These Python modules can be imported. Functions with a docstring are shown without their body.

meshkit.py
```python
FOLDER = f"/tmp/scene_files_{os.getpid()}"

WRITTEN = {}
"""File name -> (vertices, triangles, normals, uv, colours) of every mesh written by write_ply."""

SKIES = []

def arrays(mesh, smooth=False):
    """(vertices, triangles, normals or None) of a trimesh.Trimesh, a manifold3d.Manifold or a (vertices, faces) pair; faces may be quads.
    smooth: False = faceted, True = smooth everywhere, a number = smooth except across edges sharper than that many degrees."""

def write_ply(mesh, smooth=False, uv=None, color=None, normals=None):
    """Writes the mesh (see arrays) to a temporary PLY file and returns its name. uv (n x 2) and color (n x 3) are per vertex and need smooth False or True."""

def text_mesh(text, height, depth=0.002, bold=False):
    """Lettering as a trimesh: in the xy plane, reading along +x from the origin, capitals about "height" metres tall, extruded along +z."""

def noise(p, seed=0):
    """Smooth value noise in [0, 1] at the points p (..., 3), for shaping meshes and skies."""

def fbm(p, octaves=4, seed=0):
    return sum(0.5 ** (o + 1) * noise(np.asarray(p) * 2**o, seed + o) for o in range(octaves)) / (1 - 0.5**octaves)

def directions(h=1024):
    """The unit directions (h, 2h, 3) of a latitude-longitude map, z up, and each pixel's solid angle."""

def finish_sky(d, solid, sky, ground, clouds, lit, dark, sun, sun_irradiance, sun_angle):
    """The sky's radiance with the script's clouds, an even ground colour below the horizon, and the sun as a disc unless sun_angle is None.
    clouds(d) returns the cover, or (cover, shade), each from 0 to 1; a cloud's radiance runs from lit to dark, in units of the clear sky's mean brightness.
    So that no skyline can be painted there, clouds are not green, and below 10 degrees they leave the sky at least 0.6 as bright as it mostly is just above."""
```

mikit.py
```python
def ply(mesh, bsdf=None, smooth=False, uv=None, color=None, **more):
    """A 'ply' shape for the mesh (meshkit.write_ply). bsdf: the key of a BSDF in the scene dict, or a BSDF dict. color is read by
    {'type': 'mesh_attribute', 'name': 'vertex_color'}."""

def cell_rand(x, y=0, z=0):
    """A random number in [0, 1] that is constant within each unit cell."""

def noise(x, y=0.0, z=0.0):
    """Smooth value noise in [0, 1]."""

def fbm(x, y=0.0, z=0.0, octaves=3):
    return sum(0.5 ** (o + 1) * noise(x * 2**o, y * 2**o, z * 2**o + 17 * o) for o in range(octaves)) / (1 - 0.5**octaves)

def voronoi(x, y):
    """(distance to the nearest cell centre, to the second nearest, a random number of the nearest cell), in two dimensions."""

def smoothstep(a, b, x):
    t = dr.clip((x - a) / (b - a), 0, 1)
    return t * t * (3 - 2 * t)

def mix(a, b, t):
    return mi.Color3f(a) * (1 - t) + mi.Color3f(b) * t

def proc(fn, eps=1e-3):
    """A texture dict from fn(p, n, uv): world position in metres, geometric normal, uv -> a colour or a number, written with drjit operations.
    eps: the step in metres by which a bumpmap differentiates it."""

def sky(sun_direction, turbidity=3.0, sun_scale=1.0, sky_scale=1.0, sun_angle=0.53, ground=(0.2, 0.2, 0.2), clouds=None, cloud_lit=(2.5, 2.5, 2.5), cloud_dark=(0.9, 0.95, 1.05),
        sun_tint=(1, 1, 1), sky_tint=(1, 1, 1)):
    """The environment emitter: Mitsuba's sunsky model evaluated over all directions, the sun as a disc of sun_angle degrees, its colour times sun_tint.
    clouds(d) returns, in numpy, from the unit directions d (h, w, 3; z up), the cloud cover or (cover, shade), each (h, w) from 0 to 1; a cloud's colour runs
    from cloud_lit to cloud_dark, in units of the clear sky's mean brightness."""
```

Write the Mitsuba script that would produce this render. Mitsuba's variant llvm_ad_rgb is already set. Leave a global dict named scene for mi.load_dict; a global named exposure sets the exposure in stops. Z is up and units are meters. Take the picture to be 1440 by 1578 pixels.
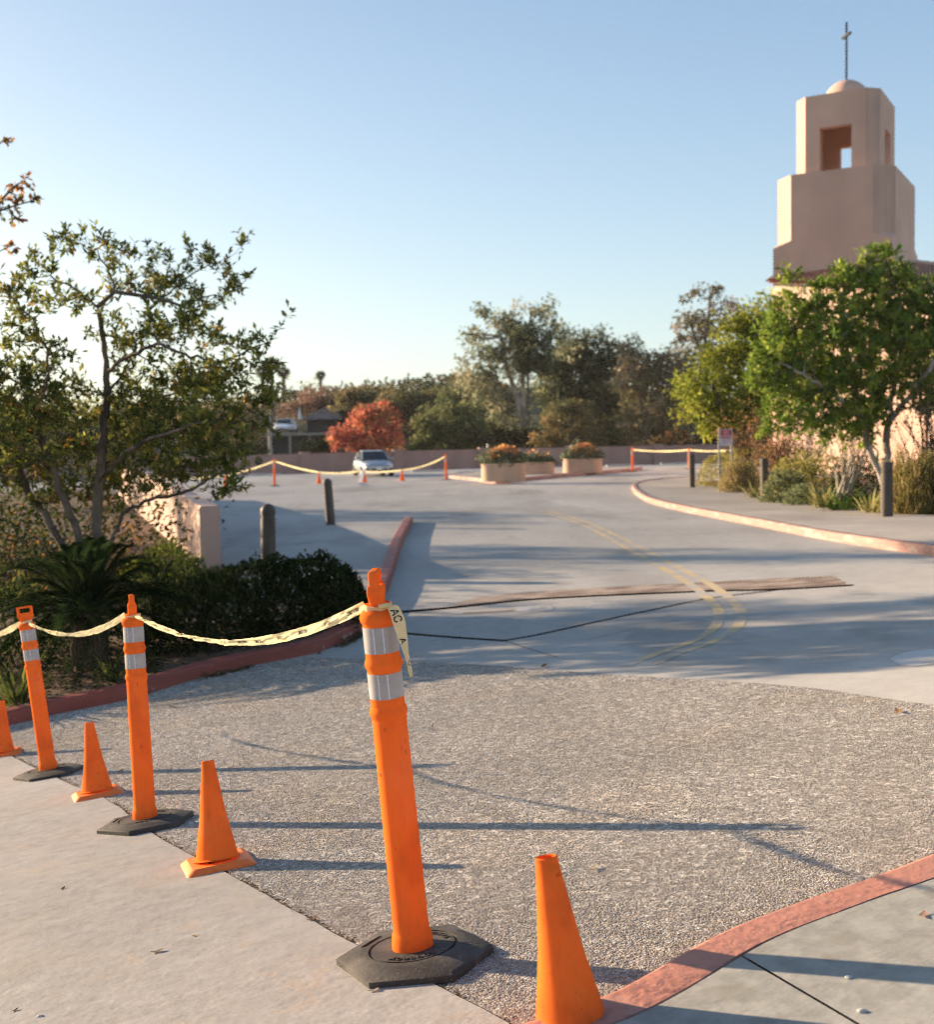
import math
import numpy as np
import drjit as dr
import mitsuba as mi
import trimesh
import manifold3d as m3
import shapely
from shapely.geometry import Polygon, LineString, Point, box
from shapely.ops import unary_union
from scipy.interpolate import RBFInterpolator, RectBivariateSpline
from scipy.spatial import cKDTree
import meshkit, mikit
from mikit import noise, fbm, voronoi, cell_rand, smoothstep, mix

T = mi.ScalarTransform4f
scene, labels = {}, {}
rng = np.random.default_rng(11)

# ------------------------------------------------------------------ camera, sky, exposure
F, CX, CY = 1800.0, 720.0, 789.0            # focal length and centre in photo pixels (1440 x 1578)
EYE = np.array([0, 0, 1.5])
pitch, roll = math.radians(-3.25), math.radians(0.9)
fwd = np.array([0, math.cos(pitch), math.sin(pitch)])
_r0 = np.array([1.0, 0, 0]); _u0 = np.cross(_r0, fwd)
right = _r0 * math.cos(roll) - _u0 * math.sin(roll)
upv = _u0 * math.cos(roll) + _r0 * math.sin(roll)
scene['camera'] = {'type': 'thinlens', 'fov': math.degrees(2 * math.atan(CX / F)), 'fov_axis': 'x',
                   'aperture_radius': 0.0052, 'focus_distance': 3.9, 'near_clip': 0.05, 'far_clip': 3000.0,
                   'to_world': T().look_at(origin=EYE.tolist(), target=(EYE + fwd).tolist(), up=upv.tolist())}
SUN_AZ, SUN_EL = math.radians(150.2), math.radians(11.6)
SUN = np.array([math.cos(SUN_AZ) * math.cos(SUN_EL), math.sin(SUN_AZ) * math.cos(SUN_EL), math.sin(SUN_EL)])
scene['sky'] = mikit.sky(SUN.tolist(), turbidity=2.6, sun_scale=1.95, sky_scale=1.27, ground=(0.2, 0.18, 0.16),
                          sun_tint=(.95, 1.11, 1.82), sky_tint=(1.0, .985, 1.07))
exposure = 2.8


def ray(px, py):
    return fwd + right * (px - CX) / F - upv * (py - CY) / F


def pt(px, py, d):
    """The point d metres ahead seen at a photo pixel."""
    r = ray(px, py)
    return EYE + r * d / r[1]


# ------------------------------------------------------------------ terrain
_ctrl = [(x, y, 1.5 - 1.158 + .118 * x - .081 * y) for x, y in
         [(-.17, 3.3), (-1.6, 5.6), (-2.8, 7.65), (-3.5, 8.7), (1.2, 2.8), (2.5, 3.5), (0, 1.5), (-2, 2), (3, 6), (1, 7), (0, 5)]]
_ctrl += [(-2.93, 17, -.34), (-3, 25.4, -.16), (7.81, 21.7, -.02), (7.52, 29.5, -.08), (6.68, 34.6, .03), (-8.07, 49, -.01), (-.9, 52, .04),
          (7.96, 56, .19), (-11.16, 72, -.09), (10.31, 77, .05), (-5.21, 63, .11),
          (-20, 20, -.7), (20, 12, .5), (-30, 72, -.3), (35, 70, .3), (-15, 5, -1.5), (12, 4, 1.), (-12, 9, -1.5),
          (-60, 100, 0), (60, 100, 0), (0, 130, 0), (-60, 0, -2), (60, 0, 2.), (60, 40, .6), (-60, 40, -1)]
_ctrl = np.array(_ctrl)
_rbf = RBFInterpolator(_ctrl[:, :2], _ctrl[:, 2], kernel='thin_plate_spline', smoothing=.3)
_gx, _gy = np.arange(-64, 64.1, .5), np.arange(-8, 132.1, .5)
_G = np.meshgrid(_gx, _gy, indexing='ij')
_spl = RectBivariateSpline(_gx, _gy, _rbf(np.c_[_G[0].ravel(), _G[1].ravel()]).reshape(_G[0].shape))


def H(x, y):
    x, y = np.broadcast_arrays(np.asarray(x, float), np.asarray(y, float))
    return _spl.ev(np.clip(x, -64, 64), np.clip(y, -8, 132))


_ds = np.concatenate([np.linspace(1.5, 30, 500), np.linspace(30.1, 120, 500)])


def at(px, py, lift=0.0):
    """The ground point (plus lift) seen at a photo pixel."""
    r = ray(px, py); r = r / r[1]
    q = EYE + r[None] * _ds[:, None]
    f = q[:, 2] - H(q[:, 0], q[:, 1]) - lift
    i = int(np.argmax(f < 0))
    d = _ds[i - 1] + (_ds[i] - _ds[i - 1]) * f[i - 1] / (f[i - 1] - f[i])
    return EYE + r * d


def gnormal(x, y, e=.2):
    n = np.array([-(H(x + e, y) - H(x - e, y)) / (2 * e), -(H(x, y + e) - H(x, y - e)) / (2 * e), 1.0])
    return n / np.linalg.norm(n)


# ------------------------------------------------------------------ materials
def rgb(*c):
    return {'type': 'rgb', 'value': list(c)}


def mat(key, color, rough=.6, metallic=0., spec=.3, bump=None, bscale=.002, two=True, **more):
    b = {'type': 'principled', 'base_color': color if isinstance(color, dict) else rgb(*color), 'roughness': rough, 'metallic': metallic, 'specular': spec, **more}
    if bump is not None:
        b = {'type': 'bumpmap', 'arbitrary': bump, 'scale': bscale, 'bsdf': b}
    scene[key] = {'type': 'twosided', 'bsdf': b} if two else b


P_ = mikit.proc


def c_aggregate(p, n, uv):
    a, b, c = voronoi(p.x * 95, p.y * 95)
    a2, b2, c2 = voronoi(p.x * 52 + 7, p.y * 52 + 3)
    tone = mix((.19, .17, .147), (.50, .465, .42), c)
    a3, b3, c3 = voronoi(p.x * 27 + 2, p.y * 27 + 5)
    tone = mix(tone, mix((.13, .11, .10), (.66, .62, .56), c2), dr.select(c2 > .72, .75, .15))
    tone = tone * (.72 + .56 * c3)
    gap = smoothstep(.02, .22, b - a)
    big = fbm(p.x * .9, p.y * .9, 1.0, 4)
    rust = smoothstep(.58, .75, fbm(p.x * 1.7 + 9, p.y * 1.7, 4.0, 3))
    tone = mix(mi.Color3f(.19, .165, .14), tone, .3 + .7 * gap) * (.72 + .5 * big)
    return mix(tone, tone * mi.Color3f(1.1, .99, .86), rust * .4)


def b_aggregate(p, n, uv):
    a, b, c = voronoi(p.x * 95, p.y * 95)
    return smoothstep(0., .35, b - a) * (.45 + .55 * c) * dr.maximum(0, 1 - .55 * a)


def c_drive(p, n, uv):
    big = fbm(p.x * .35, p.y * .35, 2.0, 4)
    fine = fbm(p.x * 9, p.y * 9, 1.0, 3)
    spk = noise(p.x * 130, p.y * 130, 3.0)
    stain = smoothstep(.55, .75, fbm(p.x * .5 + 4, p.y * .22 + 1, 8.0, 4))
    streak = fbm(p.x * 2.2, p.y * .3, 6.0, 3)
    t = .62 + .4 * big + .16 * (fine - .5) + .12 * (spk - .5) + .16 * (streak - .5)
    oil = smoothstep(.66, .80, fbm(p.x * 1.3 + 2, p.y * .7, 5.0, 4))
    return mix(mix(mi.Color3f(.395, .38, .355) * t, mi.Color3f(.26, .245, .23) * t, .6 * stain), mi.Color3f(.16, .15, .14), .4 * oil)


def c_apron(p, n, uv):
    u, v = p.x * .86 + p.y * .5, -p.x * .5 + p.y * .86
    big = fbm(p.x * .7, p.y * .7, 2.0, 4)
    mot = fbm(u * 9, v * 20, 5.0, 4)
    fine = noise(p.x * 210, p.y * 210, 1.0)
    spot = smoothstep(.73, .80, fbm(p.x * 14, p.y * 14, 3.0, 3))
    drt = smoothstep(.55, .8, fbm(p.x * 2.5 + 3, p.y * 2.5, 9.0, 4))
    t = .76 + .3 * big + .22 * (mot - .5) + .26 * (fbm(p.x * 26, p.y * 26, 7.0, 3) - .5) + .12 * (fine - .5)
    return mix(mi.Color3f(.305, .295, .283) * t, mi.Color3f(.33, .28, .23), .5 * spot + .25 * drt)


def b_apron(p, n, uv):
    u, v = p.x * .86 + p.y * .5, -p.x * .5 + p.y * .86
    return .45 * fbm(u * 11, v * 24, 5.0, 4) + .55 * fbm(p.x * 60, p.y * 60, 2.0, 2)


def c_walk(p, n, uv):
    u, v = p.x * .8 + p.y * .6, -p.x * .6 + p.y * .8
    big = fbm(p.x * 1.1, p.y * 1.1, 2.0, 4)
    brush = noise(u * 14, v * 260, 1.0)
    mott = fbm(p.x * 24, p.y * 24, 1.0, 3)
    t = .62 + .45 * big + .05 * (brush - .5) + .42 * (mott - .5) + .12 * (noise(p.x * 190, p.y * 190, 4.0) - .5)
    d = smoothstep(.56, .72, fbm(p.x * 9, p.y * 9, 12.0, 4))
    return mix(mi.Color3f(.29, .288, .265) * t, mi.Color3f(.20, .185, .155), .5 * d)


def b_walk(p, n, uv):
    u, v = p.x * .8 + p.y * .6, -p.x * .6 + p.y * .8
    return .2 * noise(u * 14, v * 260, 1.0) + .8 * fbm(p.x * 40, p.y * 40, 1.0, 3)


def c_far_walk(p, n, uv):
    t = .7 + .5 * fbm(p.x * .8, p.y * .8, 2.0, 4) + .14 * (noise(p.x * 60, p.y * 60) - .5)
    return mi.Color3f(.34, .305, .27) * t


def c_kerb_near(p, n, uv):
    w = fbm(p.x * 9, p.y * 9, p.z * 9, 4)
    chip = smoothstep(.70, .74, fbm(p.x * 17 + 3, p.y * 17, p.z * 17, 3))
    dark = smoothstep(.62, .7, fbm(p.x * 38, p.y * 38, p.z * 38, 3))
    c = mix((.40, .165, .118), (.48, .235, .175), w)
    c = mix(c, mi.Color3f(.28, .12, .09), .45 * dark)
    return mix(c, mi.Color3f(.42, .24, .18), .6 * chip)


def b_kerb(p, n, uv):
    return fbm(p.x * 45, p.y * 45, p.z * 45, 4)


def c_kerb_dark(p, n, uv):
    w = fbm(p.x * 4, p.y * 4, p.z * 9, 4)
    chip = smoothstep(.69, .74, fbm(p.x * 9 + 3, p.y * 9, p.z * 9, 3))
    return mix(mix((.21, .055, .042), (.32, .10, .075), w), mi.Color3f(.30, .22, .18), chip)


def c_kerb_pale(p, n, uv):
    w = fbm(p.x * 2.5, p.y * 2.5, p.z * 9, 4)
    chip = smoothstep(.52, .66, fbm(p.x * 3 + 3, p.y * 3, p.z * 9, 4))
    return mix(mix((.30, .165, .14), (.36, .23, .195), w), mi.Color3f(.37, .31, .27), .7 * chip)


def c_soil(p, n, uv):
    w = fbm(p.x * 3, p.y * 3, 1.0, 4)
    s = noise(p.x * 60, p.y * 60, 2.0)
    return mix((.055, .038, .026), (.17, .12, .08), w * .7 + .3 * s)


def c_ground(p, n, uv):
    w = fbm(p.x * .2, p.y * .2, 1.0, 5)
    return mix((.06, .055, .03), (.15, .115, .065), w)


def c_hill(p, n, uv):
    w = fbm(p.x * .09, p.y * .09, p.z * .2, 5)
    return mix((.020, .030, .014), (.075, .070, .030), smoothstep(.3, .7, w))


def c_stucco(p, n, uv):
    w = fbm(p.x * .8, p.y * .8, p.z * .8, 4)
    st = fbm((p.x + p.y) * 3.0, p.z * .35, 2.0, 4)
    t = .86 + .18 * (w - .5) + .22 * (st - .5)
    return mi.Color3f(.62, .425, .34) * t


def c_perim(p, n, uv):
    w = fbm(p.x * .7, p.y * .7, p.z * .9, 4)
    st = fbm((p.x + p.y) * 2.0, p.z * .5, 2.0, 4)
    return mi.Color3f(.40, .265, .23) * (.85 + .24 * (w - .5) + .25 * (st - .5))


def b_stucco(p, n, uv):
    return fbm(p.x * 22, p.y * 22, p.z * 22, 4)


def c_bark(p, n, uv):
    w = fbm(p.x * 7, p.y * 7, p.z * 2.5, 4)
    return mix((.05, .041, .033), (.175, .145, .118), smoothstep(.25, .75, w))


def c_bark_pale(p, n, uv):
    w = fbm(p.x * 5, p.y * 5, p.z * 2, 4)
    return mix((.19, .16, .13), (.48, .43, .37), smoothstep(.3, .7, w))


def c_rubber(p, n, uv):
    s = noise(p.x * 240, p.y * 240, p.z * 240)
    d = fbm(p.x * 9, p.y * 9, p.z * 9, 4)
    return mix(mi.Color3f(.042, .040, .038), mi.Color3f(.15, .14, .125), smoothstep(.74, .95, s) * .8 + .55 * smoothstep(.42, .8, d))


def b_rubber(p, n, uv):
    return fbm(p.x * 170, p.y * 170, p.z * 170, 2)


def c_orange(p, n, uv):
    d = fbm(p.x * 13, p.y * 13, p.z * 8, 4)
    sc = smoothstep(.77, .84, fbm(p.x * 90, p.y * 90, p.z * 30, 3))
    return mix(mix(mi.Color3f(.93, .205, .038), mi.Color3f(.80, .165, .034), smoothstep(.4, .75, d)), mi.Color3f(.80, .33, .15),   .16 * smoothstep(.56, .78, fbm(p.x * 7 + 4, p.y * 7, p.z * 5, 4))) * (1 - .45 * sc) * (1 - .07 * smoothstep(.55, .75, fbm(p.x * 70 + p.z * 9, p.y * 70, p.z * 16, 4)))


def c_tape(p, n, uv):
    w = fbm(p.x * 20, p.y * 20, p.z * 20, 3)
    return mix((.84, .74, .40), (.90, .82, .54), w)


def c_sheet(p, n, uv):
    w = fbm(p.x * 18, p.y * 18, p.z * 30, 3)
    return mi.Color3f(.37, .355, .36) * (.82 + .3 * w)


def c_rust(p, n, uv):
    w = fbm(p.x * 4, p.y * 9, 2.0, 4)
    return mix((.17, .12, .09), (.36, .285, .23), smoothstep(.25, .75, w))


def c_tile(p, n, uv):
    r = cell_rand(p.x * 4, p.y * 4, p.z * 4)
    w = fbm(p.x * 3, p.y * 3, p.z * 3, 3)
    return mix((.28, .13, .09), (.50, .28, .20), .5 * r + .5 * w)


def c_line(p, n, uv):
    w = fbm(p.x * 6, p.y * 6, 3.0, 4)
    base = c_drive(p, n, uv)
    return mix(mi.Color3f(.49, .37, .19), base, .22 + .70 * smoothstep(.38, .66, w))


def c_patch(p, n, uv):
    w = fbm(p.x * 4, p.y * 4, 3.0, 4)
    return mix(mi.Color3f(.48, .475, .47), c_drive(p, n, uv), .25 + .75 * smoothstep(.30, .56, w))


def c_planter(p, n, uv):
    st = fbm((p.x + p.y) * 3.0, p.z * .8, 2.0, 4)
    return mi.Color3f(.62, .42, .30) * (.85 + .3 * (st - .5))


def c_bollard(p, n, uv):
    w = fbm(p.x * 14, p.y * 14, p.z * 5, 4)
    return mix((.05, .043, .038), (.105, .09, .08), w)


mat('aggregate', P_(c_aggregate), .75, bump=P_(b_aggregate, 8e-4), bscale=.004)
mat('drive_concrete', P_(c_drive), .8)
mat('apron_concrete', P_(c_apron), .75, bump=P_(b_apron, 1e-3), bscale=.0022)
mat('walk_concrete', P_(c_walk), .75, bump=P_(b_walk, 1e-3), bscale=.0014)
mat('far_walk', P_(c_far_walk), .8)
mat('kerb_near', P_(c_kerb_near), .6, bump=P_(b_kerb), bscale=.004)
mat('kerb_dark', P_(c_kerb_dark), .55)
mat('kerb_pale', P_(c_kerb_pale), .7)
mat('soil', P_(c_soil), .95)
mat('ground_dirt', P_(c_ground), .95)
mat('hill_scrub', P_(c_hill), .95)
mat('stucco', P_(c_stucco), .85, bump=P_(b_stucco, 3e-3), bscale=.006)
mat('wall_stucco', P_(c_perim), .85)
mat('bark', P_(c_bark), .9)
mat('bark_pale', P_(c_bark_pale), .85)
mat('rubber', P_(c_rubber), .7, bump=P_(b_rubber, 8e-4), bscale=.0010)
scene['orange_plastic'] = {'type': 'principledthin', 'base_color': P_(c_orange), 'roughness': .34, 'spec_trans': 0., 'eta': 1.5, 'diff_trans': .32}
mat('orange_solid', P_(c_orange), .38, spec=.45)
scene['tape_film'] = {'type': 'principledthin', 'base_color': P_(c_tape), 'roughness': .35, 'spec_trans': 0., 'eta': 1.4, 'diff_trans': .8}
mat('reflective_sheet', P_(c_sheet), .35, spec=.5)
mat('black_print', (.02, .02, .02), .6)
mat('grey_print', (.20, .175, .12), .6)
mat('rust', P_(c_rust), .7)
mat('tile', P_(c_tile), .8)
mat('line_paint', P_(c_line), .8)
mat('white_patch', P_(c_patch), .8)
mat('planter_stucco', P_(c_planter), .85)
mat('bollard_paint', P_(c_bollard), .6)
mat('dark_metal', (.04, .04, .04), .7, 0., .15)
mat('grey_metal', (.30, .30, .29), .45, .5)
mat('car_silver', (.36, .40, .45), .30, .5, clearcoat=.8)
mat('car_white', (.75, .76, .76), .3, 0., clearcoat=.6)
mat('dark_glass', (.012, .016, .02), .08, 0., .7)
mat('tyre', (.02, .02, .02), .8)
mat('lamp_lens', (.78, .80, .82), .15, 0., .8)
mat('plate_white', (.72, .72, .72), .5)
mat('sign_white', (.66, .68, .74), .5)
mat('sign_red', (.50, .06, .075), .5)
mat('dark_siding', (.050, .055, .062), .8)
mat('garage_green', (.022, .035, .040), .7)
mat('dark_roof', (.075, .075, .085), .85)
mat('white_trim', (.78, .78, .76), .6)
mat('pole_concrete', (.45, .44, .42), .8)
VC = {'type': 'mesh_attribute', 'name': 'vertex_color'}
scene['leaf_gloss'] = {'type': 'principledthin', 'base_color': VC, 'roughness': .42, 'spec_trans': 0., 'eta': 1.45, 'diff_trans': .95}
scene['leaf_matte'] = {'type': 'principledthin', 'base_color': VC, 'roughness': .8, 'spec_trans': 0., 'eta': 1.3, 'diff_trans': 1.0}


# ------------------------------------------------------------------ helpers
def numbered(name):
    if name not in used:
        used.add(name); return name
    i = 1
    while f'{name}_{i:03d}' in used:
        i += 1
    used.add(f'{name}_{i:03d}')
    return f'{name}_{i:03d}'


used = set()


def thing(name, label=None, cat=None, group=None, kind=None):
    k = numbered(name)
    d = {}
    if label: d['label'] = label
    if cat: d['category'] = cat
    if group: d['group'] = group
    if kind: d['kind'] = kind
    labels[k] = d
    return k


def part(parent, name, mesh, bsdf, smooth=False, label=None, kind=None, **kw):
    k = numbered(f'{parent}__{name}')
    scene[k] = mikit.ply(mesh, bsdf, smooth=smooth, **kw)
    if label or kind:
        labels[k] = {a: b for a, b in (('label', label), ('kind', kind)) if b}
    return k


def single(name, label, cat, mesh, bsdf, smooth=False, group=None, kind=None, **kw):
    k = thing(name, label, cat, group, kind)
    scene[k] = mikit.ply(mesh, bsdf, smooth=smooth, **kw)
    return k


def struct(name, mesh, bsdf, smooth=False):
    k = numbered(name)
    scene[k] = mikit.ply(mesh, bsdf, smooth=smooth)
    labels[k] = {'kind': 'structure'}
    return k


def cat(ms):
    ms = [m for m in ms if m is not None]
    vs, fs, o = [], [], 0
    for m in ms:
        v, f = (np.asarray(m.vertices), np.asarray(m.faces)) if hasattr(m, 'faces') else m
        vs.append(v); fs.append(np.asarray(f) + o); o += len(v)
    return trimesh.Trimesh(np.vstack(vs), np.vstack(fs), process=False)


def bx(x0, x1, y0, y1, z0, z1):
    m = trimesh.creation.box([x1 - x0, y1 - y0, z1 - z0])
    m.apply_translation([(x0 + x1) / 2, (y0 + y1) / 2, (z0 + z1) / 2])
    return m


def rbox(x, y, z, r, c=(0, 0, 0), seg=8):
    """A box with rounded edges: the hull of eight balls."""
    s = m3.Manifold.sphere(r, seg)
    return man(m3.Manifold.batch_hull([s.translate([c[0] + a * (x / 2 - r), c[1] + b * (y / 2 - r), c[2] + d * (z / 2 - r)]) for a in (-1, 1) for b in (-1, 1) for d in (-1, 1)]))


def man(m):
    k = m.to_mesh()
    return trimesh.Trimesh(np.array(k.vert_properties[:, :3], float), np.array(k.tri_verts, int), process=False)


def lathe(profile, n=32, closed=False):
    """Revolves (r, z) points about z."""
    p = np.asarray(profile, float); a = np.arange(n) * 2 * np.pi / n
    v = np.stack([p[:, None, 0] * np.cos(a), p[:, None, 0] * np.sin(a), np.repeat(p[:, 1:2], n, 1)], -1).reshape(-1, 3)
    i, j = np.meshgrid(np.arange(len(p) - 1), np.arange(n), indexing='ij')
    q = np.stack([i * n + j, i * n + (j + 1) % n, (i + 1) * n + (j + 1) % n, (i + 1) * n + j], -1).reshape(-1, 4)
    return trimesh.Trimesh(v, np.vstack([q[:, [0, 1, 2]], q[:, [0, 2, 3]]]), process=False)


def tube(points, radii, sides=6):
    p = np.asarray(points, float)
    t = np.gradient(p, axis=0)
    t /= np.linalg.norm(t, axis=1, keepdims=True) + 1e-12
    ref = np.array([.37, .21, .9]) if abs(t[:, 2]).mean() < .8 else np.array([.95, .25, .1])
    a = np.cross(t, ref); a /= np.linalg.norm(a, axis=1, keepdims=True) + 1e-12
    b = np.cross(t, a); ang = np.arange(sides) * 2 * np.pi / sides
    v = p[:, None] + np.broadcast_to(radii, (len(p),))[:, None, None] * (np.cos(ang)[None, :, None] * a[:, None] + np.sin(ang)[None, :, None] * b[:, None])
    i, j = np.meshgrid(np.arange(len(p) - 1), np.arange(sides), indexing='ij')
    q = np.stack([i * sides + j, (i + 1) * sides + j, (i + 1) * sides + (j + 1) % sides, i * sides + (j + 1) % sides], -1).reshape(-1, 4)
    return v.reshape(-1, 3), np.vstack([q[:, [0, 1, 2]], q[:, [0, 2, 3]]])


def frame(origin, z, x=(1, 0, 0)):
    """4 x 4 with the given z axis and x axis as near as can be."""
    z = np.asarray(z, float) / np.linalg.norm(z)
    y = np.cross(z, x); y /= np.linalg.norm(y)
    m = np.eye(4); m[:3, 0], m[:3, 1], m[:3, 2], m[:3, 3] = np.cross(y, z), y, z, origin
    return m


def rotz(a):
    m = np.eye(4); m[:2, :2] = [[math.cos(a), -math.sin(a)], [math.sin(a), math.cos(a)]]
    return m


def mv(mesh, m):
    k = mesh.copy(); k.apply_transform(m); return k


def smoothline(pts, step=.25):
    """Catmull-Rom through 2-D or 3-D points, resampled evenly."""
    p = np.asarray(pts, float)
    e = np.vstack([2 * p[0] - p[1], p, 2 * p[-1] - p[-2]])
    out = []
    for i in range(1, len(e) - 2):
        t = np.linspace(0, 1, 24, endpoint=False)[:, None]
        a, b, c, d = e[i - 1], e[i], e[i + 1], e[i + 2]
        out.append(.5 * (2 * b + (c - a) * t + (2 * a - 5 * b + 4 * c - d) * t**2 + (3 * b - a - 3 * c + d) * t**3))
    q = np.vstack(out + [p[-1:]])
    s = np.r_[0, np.cumsum(np.linalg.norm(np.diff(q, axis=0), axis=1))]
    n = max(2, int(s[-1] / step) + 1)
    u = np.linspace(0, s[-1], n)
    return np.stack([np.interp(u, s, q[:, k]) for k in range(q.shape[1])], 1)


def offset(line, d):
    """A 2-D polyline moved d to its left."""
    t = np.gradient(line, axis=0); t /= np.linalg.norm(t, axis=1, keepdims=True)
    return line + d * np.stack([-t[:, 1], t[:, 0]], 1)


def sheet(poly, cell, lift):
    """A polygon in plan laid on the terrain."""
    vs, fs, o = [], [], 0
    for g in getattr(poly, 'geoms', [poly]):
        if g.geom_type != 'Polygon' or g.area < 1e-5: continue
        shapely.prepare(g)
        x0, y0, x1, y1 = g.bounds
        xs, ys = np.arange(math.floor(x0 / cell) * cell, x1 + cell, cell), np.arange(math.floor(y0 / cell) * cell, y1 + cell, cell)
        for x in xs:
            col = box(x, y0 - 1, x + cell, y1 + 1)
            if not g.intersects(col): continue
            for y in ys:
                b = box(x, y, x + cell, y + cell)
                if g.contains(b):
                    vs.append([[x, y], [x + cell, y], [x + cell, y + cell], [x, y + cell]]); fs.append(np.array([[0, 1, 2], [0, 2, 3]]) + o); o += 4
                elif g.intersects(b):
                    k = g.intersection(b)
                    for h in getattr(k, 'geoms', [k]):
                        if h.geom_type == 'Polygon' and h.area > 1e-7:
                            v, f = trimesh.creation.triangulate_polygon(h, engine='earcut')
                            n = v[f]; sgn = np.cross(n[:, 1] - n[:, 0], n[:, 2] - n[:, 0]) < 0
                            f = np.where(sgn[:, None], f[:, ::-1], f)
                            vs.append(v); fs.append(f + o); o += len(v)
    v = np.vstack(vs); f = np.vstack(fs)
    m = trimesh.Trimesh(np.c_[v, H(v[:, 0], v[:, 1]) + lift], f, process=False)
    m.merge_vertices(digits_vertex=5)
    return m


def kerb_mesh(line, width, height, inner=-1, ch=.02, sink=.08, wob=.003):
    """A kerb along a plan polyline at the road side; inner = +1 / -1: which side its top lies on."""
    prof = [(0, -sink), (.004, height - ch), (.012, height - ch * .35), (.03, height), (width - .015, height + .002), (width, height - .012), (width, -sink)]
    rows = []
    z = H(line[:, 0], line[:, 1])
    for k, (o, h) in enumerate(prof):
        q = offset(line, inner * o) if o else line
        w = wob * (meshkit.noise(np.c_[line * 5, np.full(len(line), k * 3.1)]) - .5) * 2
        rows.append(np.c_[q, z + h + w])
    v = np.stack(rows, 1); n, m = v.shape[:2]
    i, j = np.meshgrid(np.arange(n - 1), np.arange(m - 1), indexing='ij')
    q = np.stack([i * m + j, (i + 1) * m + j, (i + 1) * m + j + 1, i * m + j + 1], -1).reshape(-1, 4)
    if inner > 0: q = q[:, ::-1]
    f = np.vstack([q[:, [0, 1, 2]], q[:, [0, 2, 3]]])
    caps = []
    for s in (0, n - 1):
        a = [[s * m, s * m + b, s * m + b + 1] for b in range(1, m - 1)]
        caps += a
    return trimesh.Trimesh(v.reshape(-1, 3), np.vstack([f, caps]), process=False)


def strip(line, width, lift):
    """A painted line on the terrain."""
    a, b = offset(line, width / 2), offset(line, -width / 2)
    n = len(line); v = np.vstack([a, b])
    i = np.arange(n - 1)
    f = np.vstack([np.stack([i + n, i + n + 1, i + 1], 1), np.stack([i + n, i + 1, i], 1)])
    return trimesh.Trimesh(np.c_[v, H(v[:, 0], v[:, 1]) + lift], f, process=False)


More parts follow.
